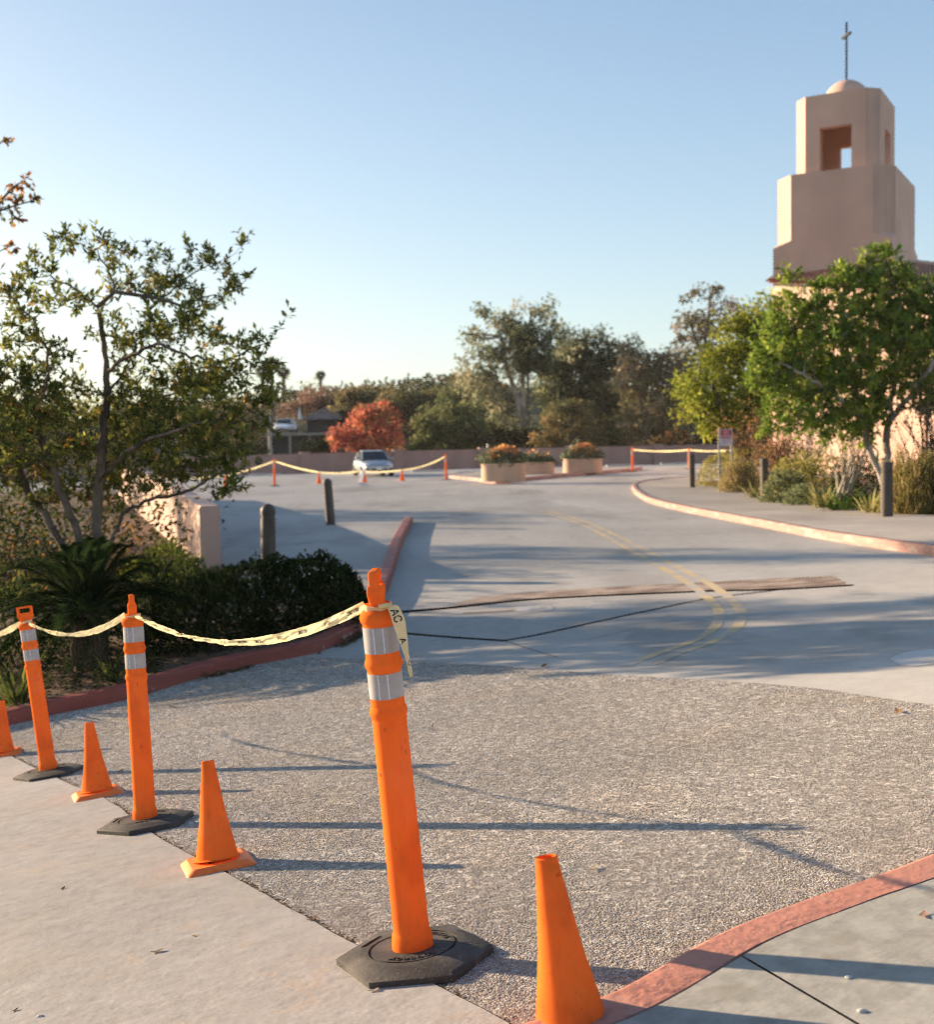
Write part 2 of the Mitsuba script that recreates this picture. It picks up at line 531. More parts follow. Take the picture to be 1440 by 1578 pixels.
def leaves(pos, d, up, L, W, col, fold=.25, tip=None):
    """Folded diamond leaves: pos n x 3, direction d, normal hint up, length, width (n), colours n x 3 -> (mesh, colour)."""
    n = len(pos)
    d = d / (np.linalg.norm(d, axis=1, keepdims=True) + 1e-9)
    s = np.cross(d, up); s /= np.linalg.norm(s, axis=1, keepdims=True) + 1e-9
    u = np.cross(s, d)
    L = np.broadcast_to(L, (n,))[:, None]; W = np.broadcast_to(W, (n,))[:, None]
    mid = pos + d * L * .5 - u * fold * W * .3
    v = np.stack([pos, mid + s * W * .5 + u * fold * W * .5, pos + d * L - u * L * .08, mid - s * W * .5 + u * fold * W * .5, ], 1)
    k = np.arange(n)[:, None] * 4
    f = np.vstack([k + [0, 2, 1], k + [0, 3, 2]])
    return trimesh.Trimesh(v.reshape(-1, 3), f, process=False), np.repeat(col, 4, 0)


def unit(n, r=rng):
    v = r.normal(size=(n, 3)); return v / np.linalg.norm(v, axis=1, keepdims=True)


def tint(n, palette, r, jitter=.22):
    """Colours picked from [(weight, rgb)]."""
    w = np.array([p[0] for p in palette], float); c = np.array([p[1] for p in palette], float)
    k = r.choice(len(w), n, p=w / w.sum())
    return np.clip(c[k] * (1 + jitter * r.normal(size=(n, 1))), .004, .9)


def part_leaves(parent, name, mc, bsdf='leaf_matte', **kw):
    m, c = mc
    return part(parent, name, m, bsdf, color=c, **kw)


def merge_leaves(ms):
    o = 0; vs, fs, cs = [], [], []
    for m, c in ms:
        vs.append(m.vertices); fs.append(m.faces + o); cs.append(c); o += len(m.vertices)
    return trimesh.Trimesh(np.vstack(vs), np.vstack(fs), process=False), np.vstack(cs)


# ------------------------------------------------------------------ trees
def resample(p, step):
    p = np.asarray(p, float)
    s = np.r_[0, np.cumsum(np.linalg.norm(np.diff(p, axis=0), axis=1))]
    u = np.linspace(0, s[-1], max(2, int(s[-1] / step) + 1))
    return np.stack([np.interp(u, s, p[:, k]) for k in range(3)], 1)


def grow(limbs, attr, step, infl, kill, iters, r, wiggle=.25):
    """Space colonisation from guide limbs (polylines; each starts at the nearest existing node)."""
    nodes, par = [], []
    for l in limbs:
        q = resample(l, step)
        q[1:-1] += r.normal(size=q[1:-1].shape) * step * .12
        if not nodes:
            p = -1
        else:
            A = np.array(nodes); p = int(np.argmin(np.linalg.norm(A - q[0], axis=1)))
            if np.linalg.norm(A[p] - q[0]) < 1.5 * step: q = q[1:]
        for x in q:
            nodes.append(x); par.append(p); p = len(nodes) - 1
    nodes = np.array(nodes); par = np.array(par)
    attr = np.array(attr)
    for _ in range(iters):
        if len(attr) < 3: break
        t = cKDTree(nodes)
        d, i = t.query(attr, distance_upper_bound=infl)
        ok = np.isfinite(d)
        if not ok.any(): break
        v = np.zeros_like(nodes); dirs = attr[ok] - nodes[i[ok]]
        dirs /= np.linalg.norm(dirs, axis=1, keepdims=True) + 1e-9
        np.add.at(v, i[ok], dirs)
        src = np.unique(i[ok])
        g = v[src] / (np.linalg.norm(v[src], axis=1, keepdims=True) + 1e-9) + r.normal(size=(len(src), 3)) * wiggle
        g /= np.linalg.norm(g, axis=1, keepdims=True)
        new = nodes[src] + g * step
        keep = t.query(new)[0] > step * .45
        if not keep.any(): break
        nodes = np.vstack([nodes, new[keep]]); par = np.r_[par, src[keep]]
        dd = cKDTree(nodes).query(attr)[0]
        attr = attr[dd > kill]
    return nodes, par


def laterals(nodes, par, per, length, maxtips, r, lift=.35):
    """Short side twigs along the thin branches."""
    tips = np.zeros(len(nodes)); has = np.zeros(len(nodes), bool); has[par[par >= 0]] = True
    for i in range(len(nodes) - 1, -1, -1):
        if not has[i]: tips[i] += 1
        if par[i] >= 0: tips[par[i]] += tips[i]
    src = np.repeat(np.where((tips <= maxtips) & (par >= 0))[0], r.poisson(per, int(((tips <= maxtips) & (par >= 0)).sum())))
    d = nodes[src] - nodes[par[src]]; d /= np.linalg.norm(d, axis=1, keepdims=True) + 1e-9
    v = unit(len(src), r) + .4 * d + [0, 0, lift]
    v /= np.linalg.norm(v, axis=1, keepdims=True)
    new = nodes[src] + v * length * r.uniform(.4, 1.2, (len(src), 1))
    return np.vstack([nodes, new]), np.r_[par, src]


def skeleton_mesh(nodes, par, r_root, r_tip, maxsides=8, minr=0.):
    n = len(nodes)
    kids = [[] for _ in range(n)]
    for i, p in enumerate(par):
        if p >= 0: kids[p].append(i)
    tips = np.zeros(n)
    order = np.arange(n)[::-1]
    for i in order:
        if not kids[i]: tips[i] = 1
        if par[i] >= 0: tips[par[i]] += tips[i]
    top = max(tips[par < 0].max(), 2)
    ex = math.log(r_root / r_tip) / math.log(top)
    rad = r_tip * tips**ex
    parts = []
    for i in range(n):
        p = par[i]
        if p >= 0 and max(kids[p], key=lambda k: tips[k]) == i: continue
        chain = ([p] if p >= 0 else []) + [i]
        while kids[chain[-1]]:
            chain.append(max(kids[chain[-1]], key=lambda k: tips[k]))
        if len(chain) < 2: continue
        rr = rad[chain].copy()
        if p >= 0: rr[0] = min(rr[0], rr[1] * 1.25)
        if rr.max() < minr: continue
        rr[-1] *= .5
        parts.append(tube(nodes[chain], rr, int(np.clip(3 + rr.max() / r_root * maxsides, 3, maxsides))))
    return cat(parts), rad, tips


def blob_points(blobs, d, dens, r, depth=1.0):
    """Points in ellipsoids given in photo pixels at about d metres: (px, py, rx, ry[, depth offset[, weight]])."""
    out = []
    for b in blobs:
        px, py, rx, ry = b[:4]; dd = d + (b[4] if len(b) > 4 else 0); w = b[5] if len(b) > 5 else 1
        a, c = rx * dd / F, ry * dd / F
        n = max(3, int(dens * w * (a * c)**.75 * 8))
        u = unit(n, r) * r.uniform(size=(n, 1))**.36
        out.append(pt(px, py, dd) + u * [a, depth * (a + c) / 2, c])
    return np.vstack(out)


def crown_from_tips(nodes, par, rad, tips, r, per, L, W, palette, spread=1., maxtips=1, clump=None):
    tw = np.where(tips <= maxtips)[0]
    tw = tw[par[tw] >= 0]
    d = nodes[tw] - nodes[par[tw]]
    d /= np.linalg.norm(d, axis=1, keepdims=True) + 1e-9
    k = r.poisson(per, len(tw)); idx = np.repeat(np.arange(len(tw)), k)
    n = len(idx)
    pos = nodes[tw][idx] - d[idx] * r.uniform(0, .12, (n, 1)) * spread
    dirs = d[idx] * .75 + unit(n, r) * .95 + [0, 0, .12]
    ccol = tint(len(tw), palette, r, .18)
    col = np.clip(ccol[idx] * (1 + .2 * r.normal(size=(n, 1))), .004, .9)
    up = unit(n, r) * .7 + [0, 0, 1]
    return leaves(pos, dirs, up, L * r.uniform(.65, 1.2, n), W * r.uniform(.7, 1.2, n), col)


def far_tree(name, label, category, d, blobs, palette, leaf, n, trunks, seed, bark='bark', depth=1., clumpr=.5, r_tr=.18, group=None, droop=.0, nlimb=26, bsdf='leaf_matte'):
    """A tree some way off: trunk and limbs reaching into clumps of leaf-sized faces."""
    r = np.random.default_rng(seed)
    k = thing(name, label, category, group)
    cl = blob_points(blobs, d, 5.0, r, depth)
    area = np.concatenate([[b[2] * b[3] * (b[5] if len(b) > 5 else 1)] for b in blobs])
    m = max(25, int(n / 55))
    cl = cl[r.choice(len(cl), m, replace=len(cl) < m)]
    parts = []
    tps = []
    for t in trunks:
        q = smoothline([pt(*x) for x in t], .5)
        parts.append(tube(q, np.linspace(r_tr, r_tr * .35, len(q)), 7)); tps.append(q[len(q) // 3:])
    tp = np.vstack(tps)
    for c in cl[r.choice(len(cl), min(nlimb, len(cl)), replace=False)]:
        s = tp[np.argmin(np.linalg.norm((tp - c) * [1, 1, 1.6], axis=1) + np.where(tp[:, 2] > c[2], 2., 0))]
        mid = (s + c) / 2 + r.normal(size=3) * .12 * np.linalg.norm(c - s) + [0, 0, .05]
        q = smoothline([s, mid, c], .5)
        parts.append(tube(q, np.linspace(r_tr * .38, r_tr * .08, len(q)), 5))
    part(k, 'trunk', cat(parts), bark, True)
    idx = r.integers(0, len(cl), n)
    rr = clumpr * r.uniform(.5, 1.3, len(cl))
    off = unit(n, r) * r.uniform(size=(n, 1))**.5
    pos = cl[idx] + off * rr[idx][:, None] * [1, 1, .75]
    cc = tint(len(cl), palette, r, .2)
    col = np.clip(cc[idx] * (1 + .2 * r.normal(size=(n, 1))), .004, .9)
    dirs = off * .6 + unit(n, r) + [0, 0, -droop]
    part_leaves(k, 'crown', leaves(pos, dirs, unit(n, r) + [0, 0, .8], leaf * r.uniform(.6, 1.3, n), leaf * .5 * r.uniform(.7, 1.3, n), col), bsdf)
    return k


def mound(name, label, category, c, rad, palette, leaf, n, seed, bsdf='leaf_matte', wfac=.45, shell=.75, upright=.2, stems=7, rough=.25, group=None, bark='bark'):
    """A shrub: leaves through an uneven ellipsoid on the ground, with its stems."""
    r = np.random.default_rng(seed)
    k = thing(name, label, category, group)
    c = np.asarray(c, float); rad = np.asarray(rad, float)
    u = unit(n, r); u[:, 2] = np.abs(u[:, 2]) * 1.05 - .05
    lump = 1 + rough * (meshkit.fbm(u * 2.3 + seed, 3) - .5) * 2
    s = (shell + (1 - shell) * r.uniform(size=n)**.5) * np.where(r.uniform(size=n) < .12, 1.07, 1)
    s = np.where(r.uniform(size=n) < .3, s * r.uniform(.5, 1, n), s)
    pos = c + u * rad * (lump * s)[:, None]
    dirs = u * [1, 1, .6] + unit(n, r) * .8 + [0, 0, upright]
    cn = meshkit.fbm(pos * 2.2 + seed, 3)[:, None]
    col = np.clip(tint(n, palette, r, .25) * (.65 + .7 * cn), .004, .9)
    part_leaves(k, 'foliage', leaves(pos, dirs, unit(n, r) * .6 + u, leaf * r.uniform(.6, 1.25, n), leaf * wfac * r.uniform(.7, 1.2, n), col), bsdf)
    q = []
    for _ in range(stems):
        e = unit(1, r)[0]; e[2] = abs(e[2]) + .3; e /= np.linalg.norm(e)
        b = c + np.array([r.normal() * .12 * rad[0], r.normal() * .12 * rad[1], -.05])
        l = smoothline([b, (b + c + e * rad * .5) / 2 + r.normal(size=3) * .04, c + e * rad * .8], .15)
        q.append(tube(l, np.linspace(.018, .006, len(l)), 5))
    part(k, 'stem', cat(q), bark, True)
    return k


def blades(base, dirs, L, W, bend, col, nseg=5):
    """Strap leaves: arching ribbons from base along dirs, tipping over by bend."""
    n = len(base); t = np.linspace(0, 1, nseg)
    d = dirs / np.linalg.norm(dirs, axis=1, keepdims=True)
    hz = d * [1, 1, 0]; hz /= np.linalg.norm(hz, axis=1, keepdims=True) + 1e-9
    side = np.stack([-hz[:, 1], hz[:, 0], 0 * hz[:, 0]], 1)
    L = np.broadcast_to(L, (n,)); W = np.broadcast_to(W, (n,)); bend = np.broadcast_to(bend, (n,))
    c = base[:, None] + d[:, None] * (t[None, :, None] * L[:, None, None]) + (hz[:, None] * .55 - np.array([0, 0, 1.]) * .8) * (t[None, :, None]**2 * (bend * L)[:, None, None])
    w = (np.sin(np.clip(t * .82 + .18, 0, 1) * np.pi)**.7)[None, :, None] * W[:, None, None] * .5
    v = np.stack([c - side[:, None] * w, c + side[:, None] * w], 2).reshape(n, -1, 3)
    m = 2 * nseg
    f1 = np.array([[2 * i, 2 * i + 1, 2 * i + 3] for i in range(nseg - 1)] + [[2 * i, 2 * i + 3, 2 * i + 2] for i in range(nseg - 1)])
    f = (np.arange(n)[:, None, None] * m + f1[None]).reshape(-1, 3)
    return trimesh.Trimesh(v.reshape(-1, 3), f, process=False), np.repeat(col, m, 0)


def clump(name, label, category, c, n, L, W, palette, seed, spread=.12, lean=.7, bend=.35, bsdf='leaf_matte', group=None):
    r = np.random.default_rng(seed)
    k = thing(name, label, category, group)
    a = r.uniform(0, 2 * np.pi, n); l = r.uniform(.05, lean, n)
    d = np.stack([np.cos(a) * l, np.sin(a) * l, np.ones(n)], 1)
    b = np.asarray(c) + np.stack([np.cos(a), np.sin(a), 0 * a], 1) * r.uniform(0, spread, (n, 1))
    b[:, 2] = H(b[:, 0], b[:, 1]) + .05 if spread > .4 else b[:, 2]
    part_leaves(k, 'foliage', blades(b, d, L * r.uniform(.6, 1.15, n), W * r.uniform(.7, 1.2, n), bend * r.uniform(.3, 1.4, n), tint(n, palette, r)), bsdf)
    return k


# ================================================================== the setting
def xy(*pix, lift=0.):
    return np.array([at(a, b, lift)[:2] for a, b in pix])


def poly(*chunks):
    return Polygon(np.vstack([np.atleast_2d(c) for c in chunks])).buffer(0)


# ground: one sheet to the horizon
gx = np.unique(np.r_[-2500, -1200, -600, -300, -200, -120, np.arange(-64, 64.1, 2), 120, 200, 300, 600, 1200, 2500])
gy = np.unique(np.r_[-2500, -1200, -600, -300, -100, -40, np.arange(-8, 132.1, 2), 200, 300, 600, 1200, 2500])
A, B = np.meshgrid(gx, gy, indexing='ij')
V = np.stack([A, B, H(A, B) - .09], -1).reshape(-1, 3)
I, J = np.meshgrid(np.arange(len(gx) - 1), np.arange(len(gy) - 1), indexing='ij'); m_ = len(gy)
Q = np.stack([I * m_ + J, (I + 1) * m_ + J, (I + 1) * m_ + J + 1, I * m_ + J + 1], -1).reshape(-1, 4)
struct('ground', (V, Q), 'ground_dirt', True)

# far wooded rise behind the trees
hx, hy = np.linspace(-230, 260, 120), np.linspace(150, 420, 60)
A, B = np.meshgrid(hx, hy, indexing='ij')
prof = .45 + .55 * np.exp(-((A + 10) / 70)**2) + .25 * np.exp(-((A - 130) / 60)**2) + .2 * np.exp(-((A + 130) / 50)**2)
Z = 12.0 * prof * np.clip((B - 150) / 80, 0, 1)**.8 * (.8 + .4 * meshkit.fbm(np.stack([A / 40, B / 40, A * 0], -1), 4)) - .6
V = np.stack([A, B, Z], -1).reshape(-1, 3); m_ = len(hy)
I, J = np.meshgrid(np.arange(len(hx) - 1), np.arange(len(hy) - 1), indexing='ij')
struct('hill', (V, np.stack([I * m_ + J, (I + 1) * m_ + J, (I + 1) * m_ + J + 1, I * m_ + J + 1], -1).reshape(-1, 4)), 'hill_scrub', True)
r = np.random.default_rng(77)
hc = V[r.integers(0, len(V), 2600)]; hc = hc[(hc[:, 1] < 300) & (abs(hc[:, 0]) < 170)]
hi = r.integers(0, len(hc), 60000); off = unit(len(hi), r)
k = thing('woodland', 'far-off mass of dark green woodland along the rise behind the trees', 'woodland', kind='stuff')
mw, cw = leaves(hc[hi] + off * r.uniform(.6, 3.4, (len(hi), 1)) * [1, 1, .6] + [0, 0, 1.0], off + unit(len(hi), r), unit(len(hi), r), r.uniform(.7, 1.5, len(hi)), .6,
                tint(len(hc), [(3, (.035, .045, .02)), (2, (.06, .06, .025)), (1, (.09, .065, .035))], r)[hi])
scene[k] = mikit.ply(mw, 'leaf_matte', color=cw)

# plan lines
KL1 = smoothline(np.vstack([[(-9, 6.6), (-6.4, 8.3), (-4.9, 9.25)], xy((0, 1122), (100, 1098), (200, 1078), (333, 1038), (480, 1008), (530, 988), (556, 972))]), .2)
KL2 = smoothline(np.vstack([xy((556, 972), (590, 925), (606, 885), (622, 835), (637, 805))]), .2)
KR = smoothline([(7.6, 4), (6.3, 8), (5.75, 11.5), (5.66, 14.12), (5.53, 15.8), (5.37, 18.2), (5.24, 21.9), (4.99, 26.4), (4.76, 30.4), (4.85, 33.1), (5.06, 35.6), (5.5, 38.4), (6.4, 41), (8, 43.2), (10, 44)], .3)
BR = smoothline([(9.4, 8), (8.9, 14), (8.36, 20.85), (8.21, 24.2), (8.13, 28.1), (7.92, 30.9), (7.53, 34.7), (7.35, 36.7), (8, 38.6), (10, 40)], .4)
NK = smoothline(np.vstack([[(-1.2, 1.25), (-.45, 2.02), (-.02, 2.46)], xy((926, 1530), (1113, 1430), (1269, 1371), (1440, 1311), lift=.07), [(2.4, 4.02), (3.6, 4.6), (6, 5.6), (12, 8)]]), .08)
APR = smoothline(np.vstack([[(-5.6, 12.6), (-4.5, 10.6)], xy((0, 1150), (100, 1205), (165, 1232), (245, 1290), (350, 1345), (460, 1407), (545, 1455), (669, 1517), (785, 1576)), [(.12, 2.5), (.1, 2.2)]]), .12)
APR = APR + .006 * np.stack([meshkit.noise(np.c_[APR * 6, APR[:, :1] * 0]) - .5, meshkit.noise(np.c_[APR * 6, APR[:, :1] * 0 + 9]) - .5], 1) * 2
AGB = smoothline(np.vstack([[(-3.5, 13.2)], xy((480, 1012), (700, 1022), (947, 1040), (1213, 1057), (1440, 1087)), [(2.85, 4.9), (3.6, 3.6)]]), .2)

near_walk = poly(offset(NK, -.155), [(12, -7), (-1.1, -7)])
left_land = poly(KL1, KL2, [(-2.7, 26), (-4.25, 19.2), (-3.7, 17.4), (-11.2, 38), (-14, 46), (-60, 46), (-60, 5)])
left_walk = poly(offset(KL2, .16), [(-2.7, 26), (-4.25, 19.2), (-3.6, 17.3), (-3.35, 13.4), (-1.35, 12.75)])
left_bed = left_land.difference(left_walk).difference(LineString(np.vstack([KL1, KL2])).buffer(.14))
right_land = poly(KR, [(60, 48), (60, 0), (12, 2)])
right_bed = poly(BR, [(60, 46), (60, 4)])
right_walk = right_land.difference(right_bed).difference(LineString(KR).buffer(.15))
agg_zone = poly(APR, [(.1, 1), (8, 1), (8, 3.6)], AGB[::-1])
agg_zone = agg_zone.difference(left_land).difference(near_walk).difference(LineString(NK).buffer(.005))
apron = poly(APR, [(0, 2.2), (-1.2, 1.45), (-1.2, -7), (-40, -7), (-40, 13)]).difference(left_land).difference(near_walk).difference(agg_zone.buffer(.008))
aggregate = agg_zone.difference(poly(offset(NK, -.01), [(12, -7), (-1.2, -7)]))
drive = box(-50, 1, 50, 82).difference(unary_union([left_land, right_land, aggregate, apron, near_walk, LineString(NK).buffer(.16)]))
drive = drive.difference(poly(NK, [(12, -7), (-1.2, -7)]))

# the trench across the drive: open joints and a rusty steel cover
J1 = smoothline(xy((606, 944), (700, 936), (840, 922), (1080, 911), (1200, 908), (1306, 902)), .2)
J2 = np.vstack([xy((606, 974), (660, 979), (778, 987), (830, 978), (980, 945), (1090, 922), (1200, 909))])
gapz = LineString(J1).buffer(.075).union(LineString(J2).buffer(.034))
cover_top = xy((690, 932), (740, 920), (800, 913), (950, 904), (1090, 897), (1200, 891), (1285, 888), (1304, 897))
cover = poly(cover_top, J1[::-1][(J1[::-1][:, 0] > cover_top[0, 0])] + [0, .05])
joints = [LineString(q).buffer(.006) for q in (xy((778, 987), (860, 1013)), xy((905, 985), (1050, 955)), [(-1, 20.4), (5.2, 19.6)], [(-1, 29), (4.7, 28.6)], [(-30, 40), (5.6, 39.6)], [(-8, 28), (-9, 60)])]
struct('driveway', sheet(drive.intersection(box(-6, 1, 9, 30)).difference(gapz).difference(unary_union(joints)), .4, 0), 'drive_concrete', True)
struct('parking_lot', sheet(drive.difference(box(-6, 1, 9, 30)).difference(unary_union(joints)), 1.0, 0), 'drive_concrete', True)
struct('aggregate_paving', sheet(aggregate, .3, .004), 'aggregate', True)
struct('concrete_apron', sheet(apron, .3, .008), 'apron_concrete', True)
struct('planting_bed', sheet(left_bed, .5, .09), 'soil', True)
struct('planting_bed', sheet(right_bed, .8, .11), 'soil', True)
struct('pavement', sheet(right_walk, .5, .115), 'far_walk', True)
lw = sheet(left_walk, .3, 0.); lw.vertices[:, 2] += .112 * (1 - np.clip((lw.vertices[:, 1] - 22.5) / 3.5, 0, 1)) + .004
struct('pavement', lw, 'drive_concrete', True)
# the near pavement: slabs with an open joint
k = numbered('pavement'); labels[k] = {'kind': 'structure'}
jt = LineString(np.vstack([xy((1148, 1472), lift=.075), xy((1330, 1578), lift=.075), xy((1700, 1800), lift=.075)]))
jd = np.array(jt.coords); jv = (jd[1] - jd[0]) / np.linalg.norm(jd[1] - jd[0])
cut = LineString([jd[0] - jv, jd[0] + jv * 9])
half = LineString([jd[0] - jv, jd[0] + jv * 9]).buffer(4, single_sided=True)
cut2 = LineString([jd[0] - jv + np.array([1.5, .45]), jd[0] + jv * 9 + np.array([1.5, .45])])
for q in (near_walk.intersection(half).difference(cut.buffer(.0035)), near_walk.difference(half).difference(cut.buffer(.0035)).difference(cut2.buffer(.0035))):
    part(k, 'slab', sheet(q.intersection(box(-2, -7, 9, 9)), .3, .07), 'walk_concrete', True)

struct('kerb', kerb_mesh(KL1, .15, .125, 1), 'kerb_dark', 30)
struct('kerb', kerb_mesh(KL2, .16, .135, 1), 'kerb_dark', 30)
struct('kerb', kerb_mesh(KR[::-1], .15, .135, 1, wob=.006), 'kerb_pale', 30)
struct('kerb', kerb_mesh(NK, .145, .075, -1, wob=.004), 'kerb_near', 30)
struct('drain_cover', sheet(cover, .25, .0015), 'rust', True)
struct('drain_cover', strip(smoothline(xy((714, 946), (792, 941)), .1), .05, .012), 'rust', True)
# faded double yellow line
yl = smoothline(np.vstack([xy((838, 786), (900, 806), (985, 848), (1062, 889), (1098, 912), (1121, 932), (1129, 949), (1118, 970), (1082, 990), (1038, 1005), (985, 1026))]), .15)
struct('road_marking', strip(offset(yl, .085), .105, .003), 'line_paint', True)
struct('road_marking', strip(offset(yl, -.115), .105, .003), 'line_paint', True)
for q in (((790, 934), (842, 930), (850, 941), (800, 946)), ((1372, 1016), (1400, 1005), (1450, 1001), (1490, 1014), (1440, 1024), (1395, 1027))):
    struct('paint_patch', sheet(Polygon(smoothline(np.vstack([xy(*q), xy(q[0])]), .1)).buffer(0), .2, .004), 'white_patch', True)
struct('paint_patch', strip(smoothline(xy((645, 944), (714, 946)), .1), .05, .005), 'white_patch', True)
# traffic island with its kerb
isl = Polygon(smoothline(np.vstack([xy((692, 737), (730, 741), (762, 745), (800, 742), (850, 737), (920, 731), (977, 726)), [(8.3, 57.2), (4.5, 58.5), (0, 57)], xy((692, 737))]), .4)).buffer(0)
struct('traffic_island', sheet(isl.buffer(-.1), 1.0, .13), 'far_walk', True)
il = np.array(isl.exterior.coords)
if isl.exterior.is_ccw is False: il = il[::-1]
struct('kerb', kerb_mesh(np.vstack([il, il[:2]]), .16, .14, 1), 'kerb_pale', 30)

# low curved-end wall on the left
wa, wb = pt(323, 778, 17.6)[:2], np.array([-11.2, 38.0])
k = thing('garden_wall', 'pink stucco garden wall with tree shadows on its sunny side behind the shrubs', 'wall')
wn = np.array([wb[1] - wa[1], -(wb[0] - wa[0])]); wn /= np.linalg.norm(wn)
wl = resample(np.c_[[wa, wb], [0, 0]], 1.0)[:, :2]
th = .30
rows = []
for o, h in ((-th / 2, -.3), (-th / 2, 1.0), (-th / 2 + .02, 1.03), (th / 2 - .02, 1.03), (th / 2, 1.0), (th / 2, -.3)):
    q = wl + wn * o
    rows.append(np.c_[q, H(wl[:, 0], wl[:, 1]) + h + .1 * np.clip(np.arange(len(wl)) / 6, 0, 1)])
v = np.stack(rows, 1); n, m_ = v.shape[:2]
I, J = np.meshgrid(np.arange(n - 1), np.arange(m_ - 1), indexing='ij')
Q = np.stack([I * m_ + J, (I + 1) * m_ + J, (I + 1) * m_ + J + 1, I * m_ + J + 1], -1).reshape(-1, 4)
f = np.vstack([Q[:, [0, 1, 2]], Q[:, [0, 2, 3]], [[0, b, b + 1] for b in range(1, m_ - 1)], [[(n - 1) * m_, (n - 1) * m_ + b, (n - 1) * m_ + b + 1] for b in range(1, m_ - 1)]])
part(k, 'panel', trimesh.Trimesh(v.reshape(-1, 3), f, process=False), 'stucco', 30)

# long wall at the back of the lot
k = thing('perimeter_wall', 'long low mauve stucco wall with square piers closing the parking lot', 'wall')
W0, W1 = np.array([-28., 68.9]), np.array([22., 79.3]); wd = (W1 - W0) / np.linalg.norm(W1 - W0); wn = np.array([wd[1], -wd[0]])


def wall_at(px):
    """Plan point of the wall line seen in the column px."""
    rr = ray(px, 700); rr = rr[:2] / rr[1]
    Mx = np.array([[rr[0], -wd[0]], [rr[1], -wd[1]]]); t = np.linalg.solve(Mx, W0)
    return rr * t[0]


cols = [-60, 160, 320, 470, 613, 745, 880, 1013, 1160]
pts_ = [wall_at(c) for c in cols]
for a, b in zip(pts_[:-1], pts_[1:]):
    L_ = np.linalg.norm(b - a); za, zb = H(*a), H(*b)
    mm = np.eye(4); mm[:3, 0] = np.r_[(b - a) / L_, (zb - za) / L_]; mm[:3, 1] = np.r_[-wn, 0]; mm[:3, 3] = np.r_[a, za]
    part(k, 'panel', mv(cat([bx(.3, L_ - .3, -.1, .1, -.3, 1.16), bx(.3, L_ - .3, -.125, .125, 1.16, 1.24)]), mm), 'wall_stucco')
for p in pts_:
    mm = np.eye(4); mm[:2, 0] = wd; mm[:2, 1] = -wn; mm[:3, 3] = [*p, H(*p)]
    part(k, 'pier', mv(cat([bx(-.3, .3, -.28, .2, -.3, 1.27), bx(-.33, .33, -.31, .23, 1.27, 1.34)]), mm), 'wall_stucco')
p = wall_at(398) + wn * .11
k = thing('wall_lamp', 'dark round lamp fixed to the mauve perimeter wall near the taped post', 'lamp')
mm = frame([*p, H(*p) + .86], [wn[0], wn[1], 0], (0, 0, 1))
part(k, 'body', mv(lathe([(0, .2), (.1, .19), (.22, .12), (.25, 0), (.25, -.02)], 20), mm), 'dark_metal', 40)
WST = ['pale concrete wheel stop in the shade left of the far taped post', 'pale concrete wheel stop under the wall lamp', 'pale concrete wheel stop between the car and the island', 'pale concrete wheel stop behind the nearest planter', 'pale concrete wheel stop behind the far end of the island', 'pale concrete wheel stop under the level yellow tape']
for i, (a, b) in enumerate(((352, 737), (410, 733), (660, 727), (782, 722), (958, 719), (1040, 716))):
    q = at(a, b); mm = np.eye(4); mm[:2, 0] = wd; mm[:2, 1] = -wn; mm[:3, 3] = q
    s = man(m3.Manifold.extrude(m3.CrossSection([[(-.09, 0), (.09, 0), (.06, .13), (-.06, .13)]]), 1.8))
    s.vertices = s.vertices[:, [2, 0, 1]] - [.9, 0, 0]
    single('wheel_stop', WST[i], 'wheel stop', mv(s, mm), 'pole_concrete', group='wheel stops along the perimeter wall')

# ================================================================== posts, cones and tape in front
def aim(base, top_px, length):
    """Axis of a leaning post of this length whose top is seen at a photo pixel."""
    d = ray(*top_px); d = d / np.linalg.norm(d)
    o = EYE - base; b = d @ o; c = o @ o - length**2
    disc = b * b - c
    if disc < 0: t = [-b]
    else: t = [-b - math.sqrt(disc), -b + math.sqrt(disc)]
    q = [EYE + d * x - base for x in t]
    g = gnormal(base[0], base[1])
    if disc >= 0:
        a0, a1 = (x / np.linalg.norm(x) for x in q)
        w = np.dot(a0, g) > np.dot(a1, g)
        a = a0 if w else a1
    else: a = q[0] / np.linalg.norm(q[0])
    return a


HEXA = np.array([(-.23, .03), (-.115, -.195), (.118, -.222), (.23, -.03), (.115, .195), (-.118, .222)])


def plate_mesh():
    low = m3.CrossSection([HEXA[:] * 1.0]).offset(-.006, m3.JoinType.Round)
    a = m3.Manifold.extrude(low, .001)
    b = m3.Manifold.extrude(low, .001).translate([0, 0, .022])
    c = m3.Manifold.extrude(low.scale([.955, .955]), .001).translate([0, 0, .027])
    d = m3.Manifold.cylinder(.001, .15, .15, 48).translate([0, 0, .040])
    h = m3.Manifold.batch_hull([a, b, c, d])
    e = (HEXA[0] + HEXA[5]) / 2 * .70; u = HEXA[5] - HEXA[0]; u /= np.linalg.norm(u)
    slot = m3.Manifold.batch_hull([m3.Manifold.cylinder(.2, .0095, .0095, 16).translate([*(e + u * k), .008]) for k in (-.040, .036)])
    h -= slot
    for rr in (.122,):
        h -= m3.Manifold.cylinder(.02, rr + .004, rr + .004, 64).translate([0, 0, .0352]) - m3.Manifold.cylinder(.02, rr - .004, rr - .004, 64).translate([0, 0, .0352])
    return man(h)


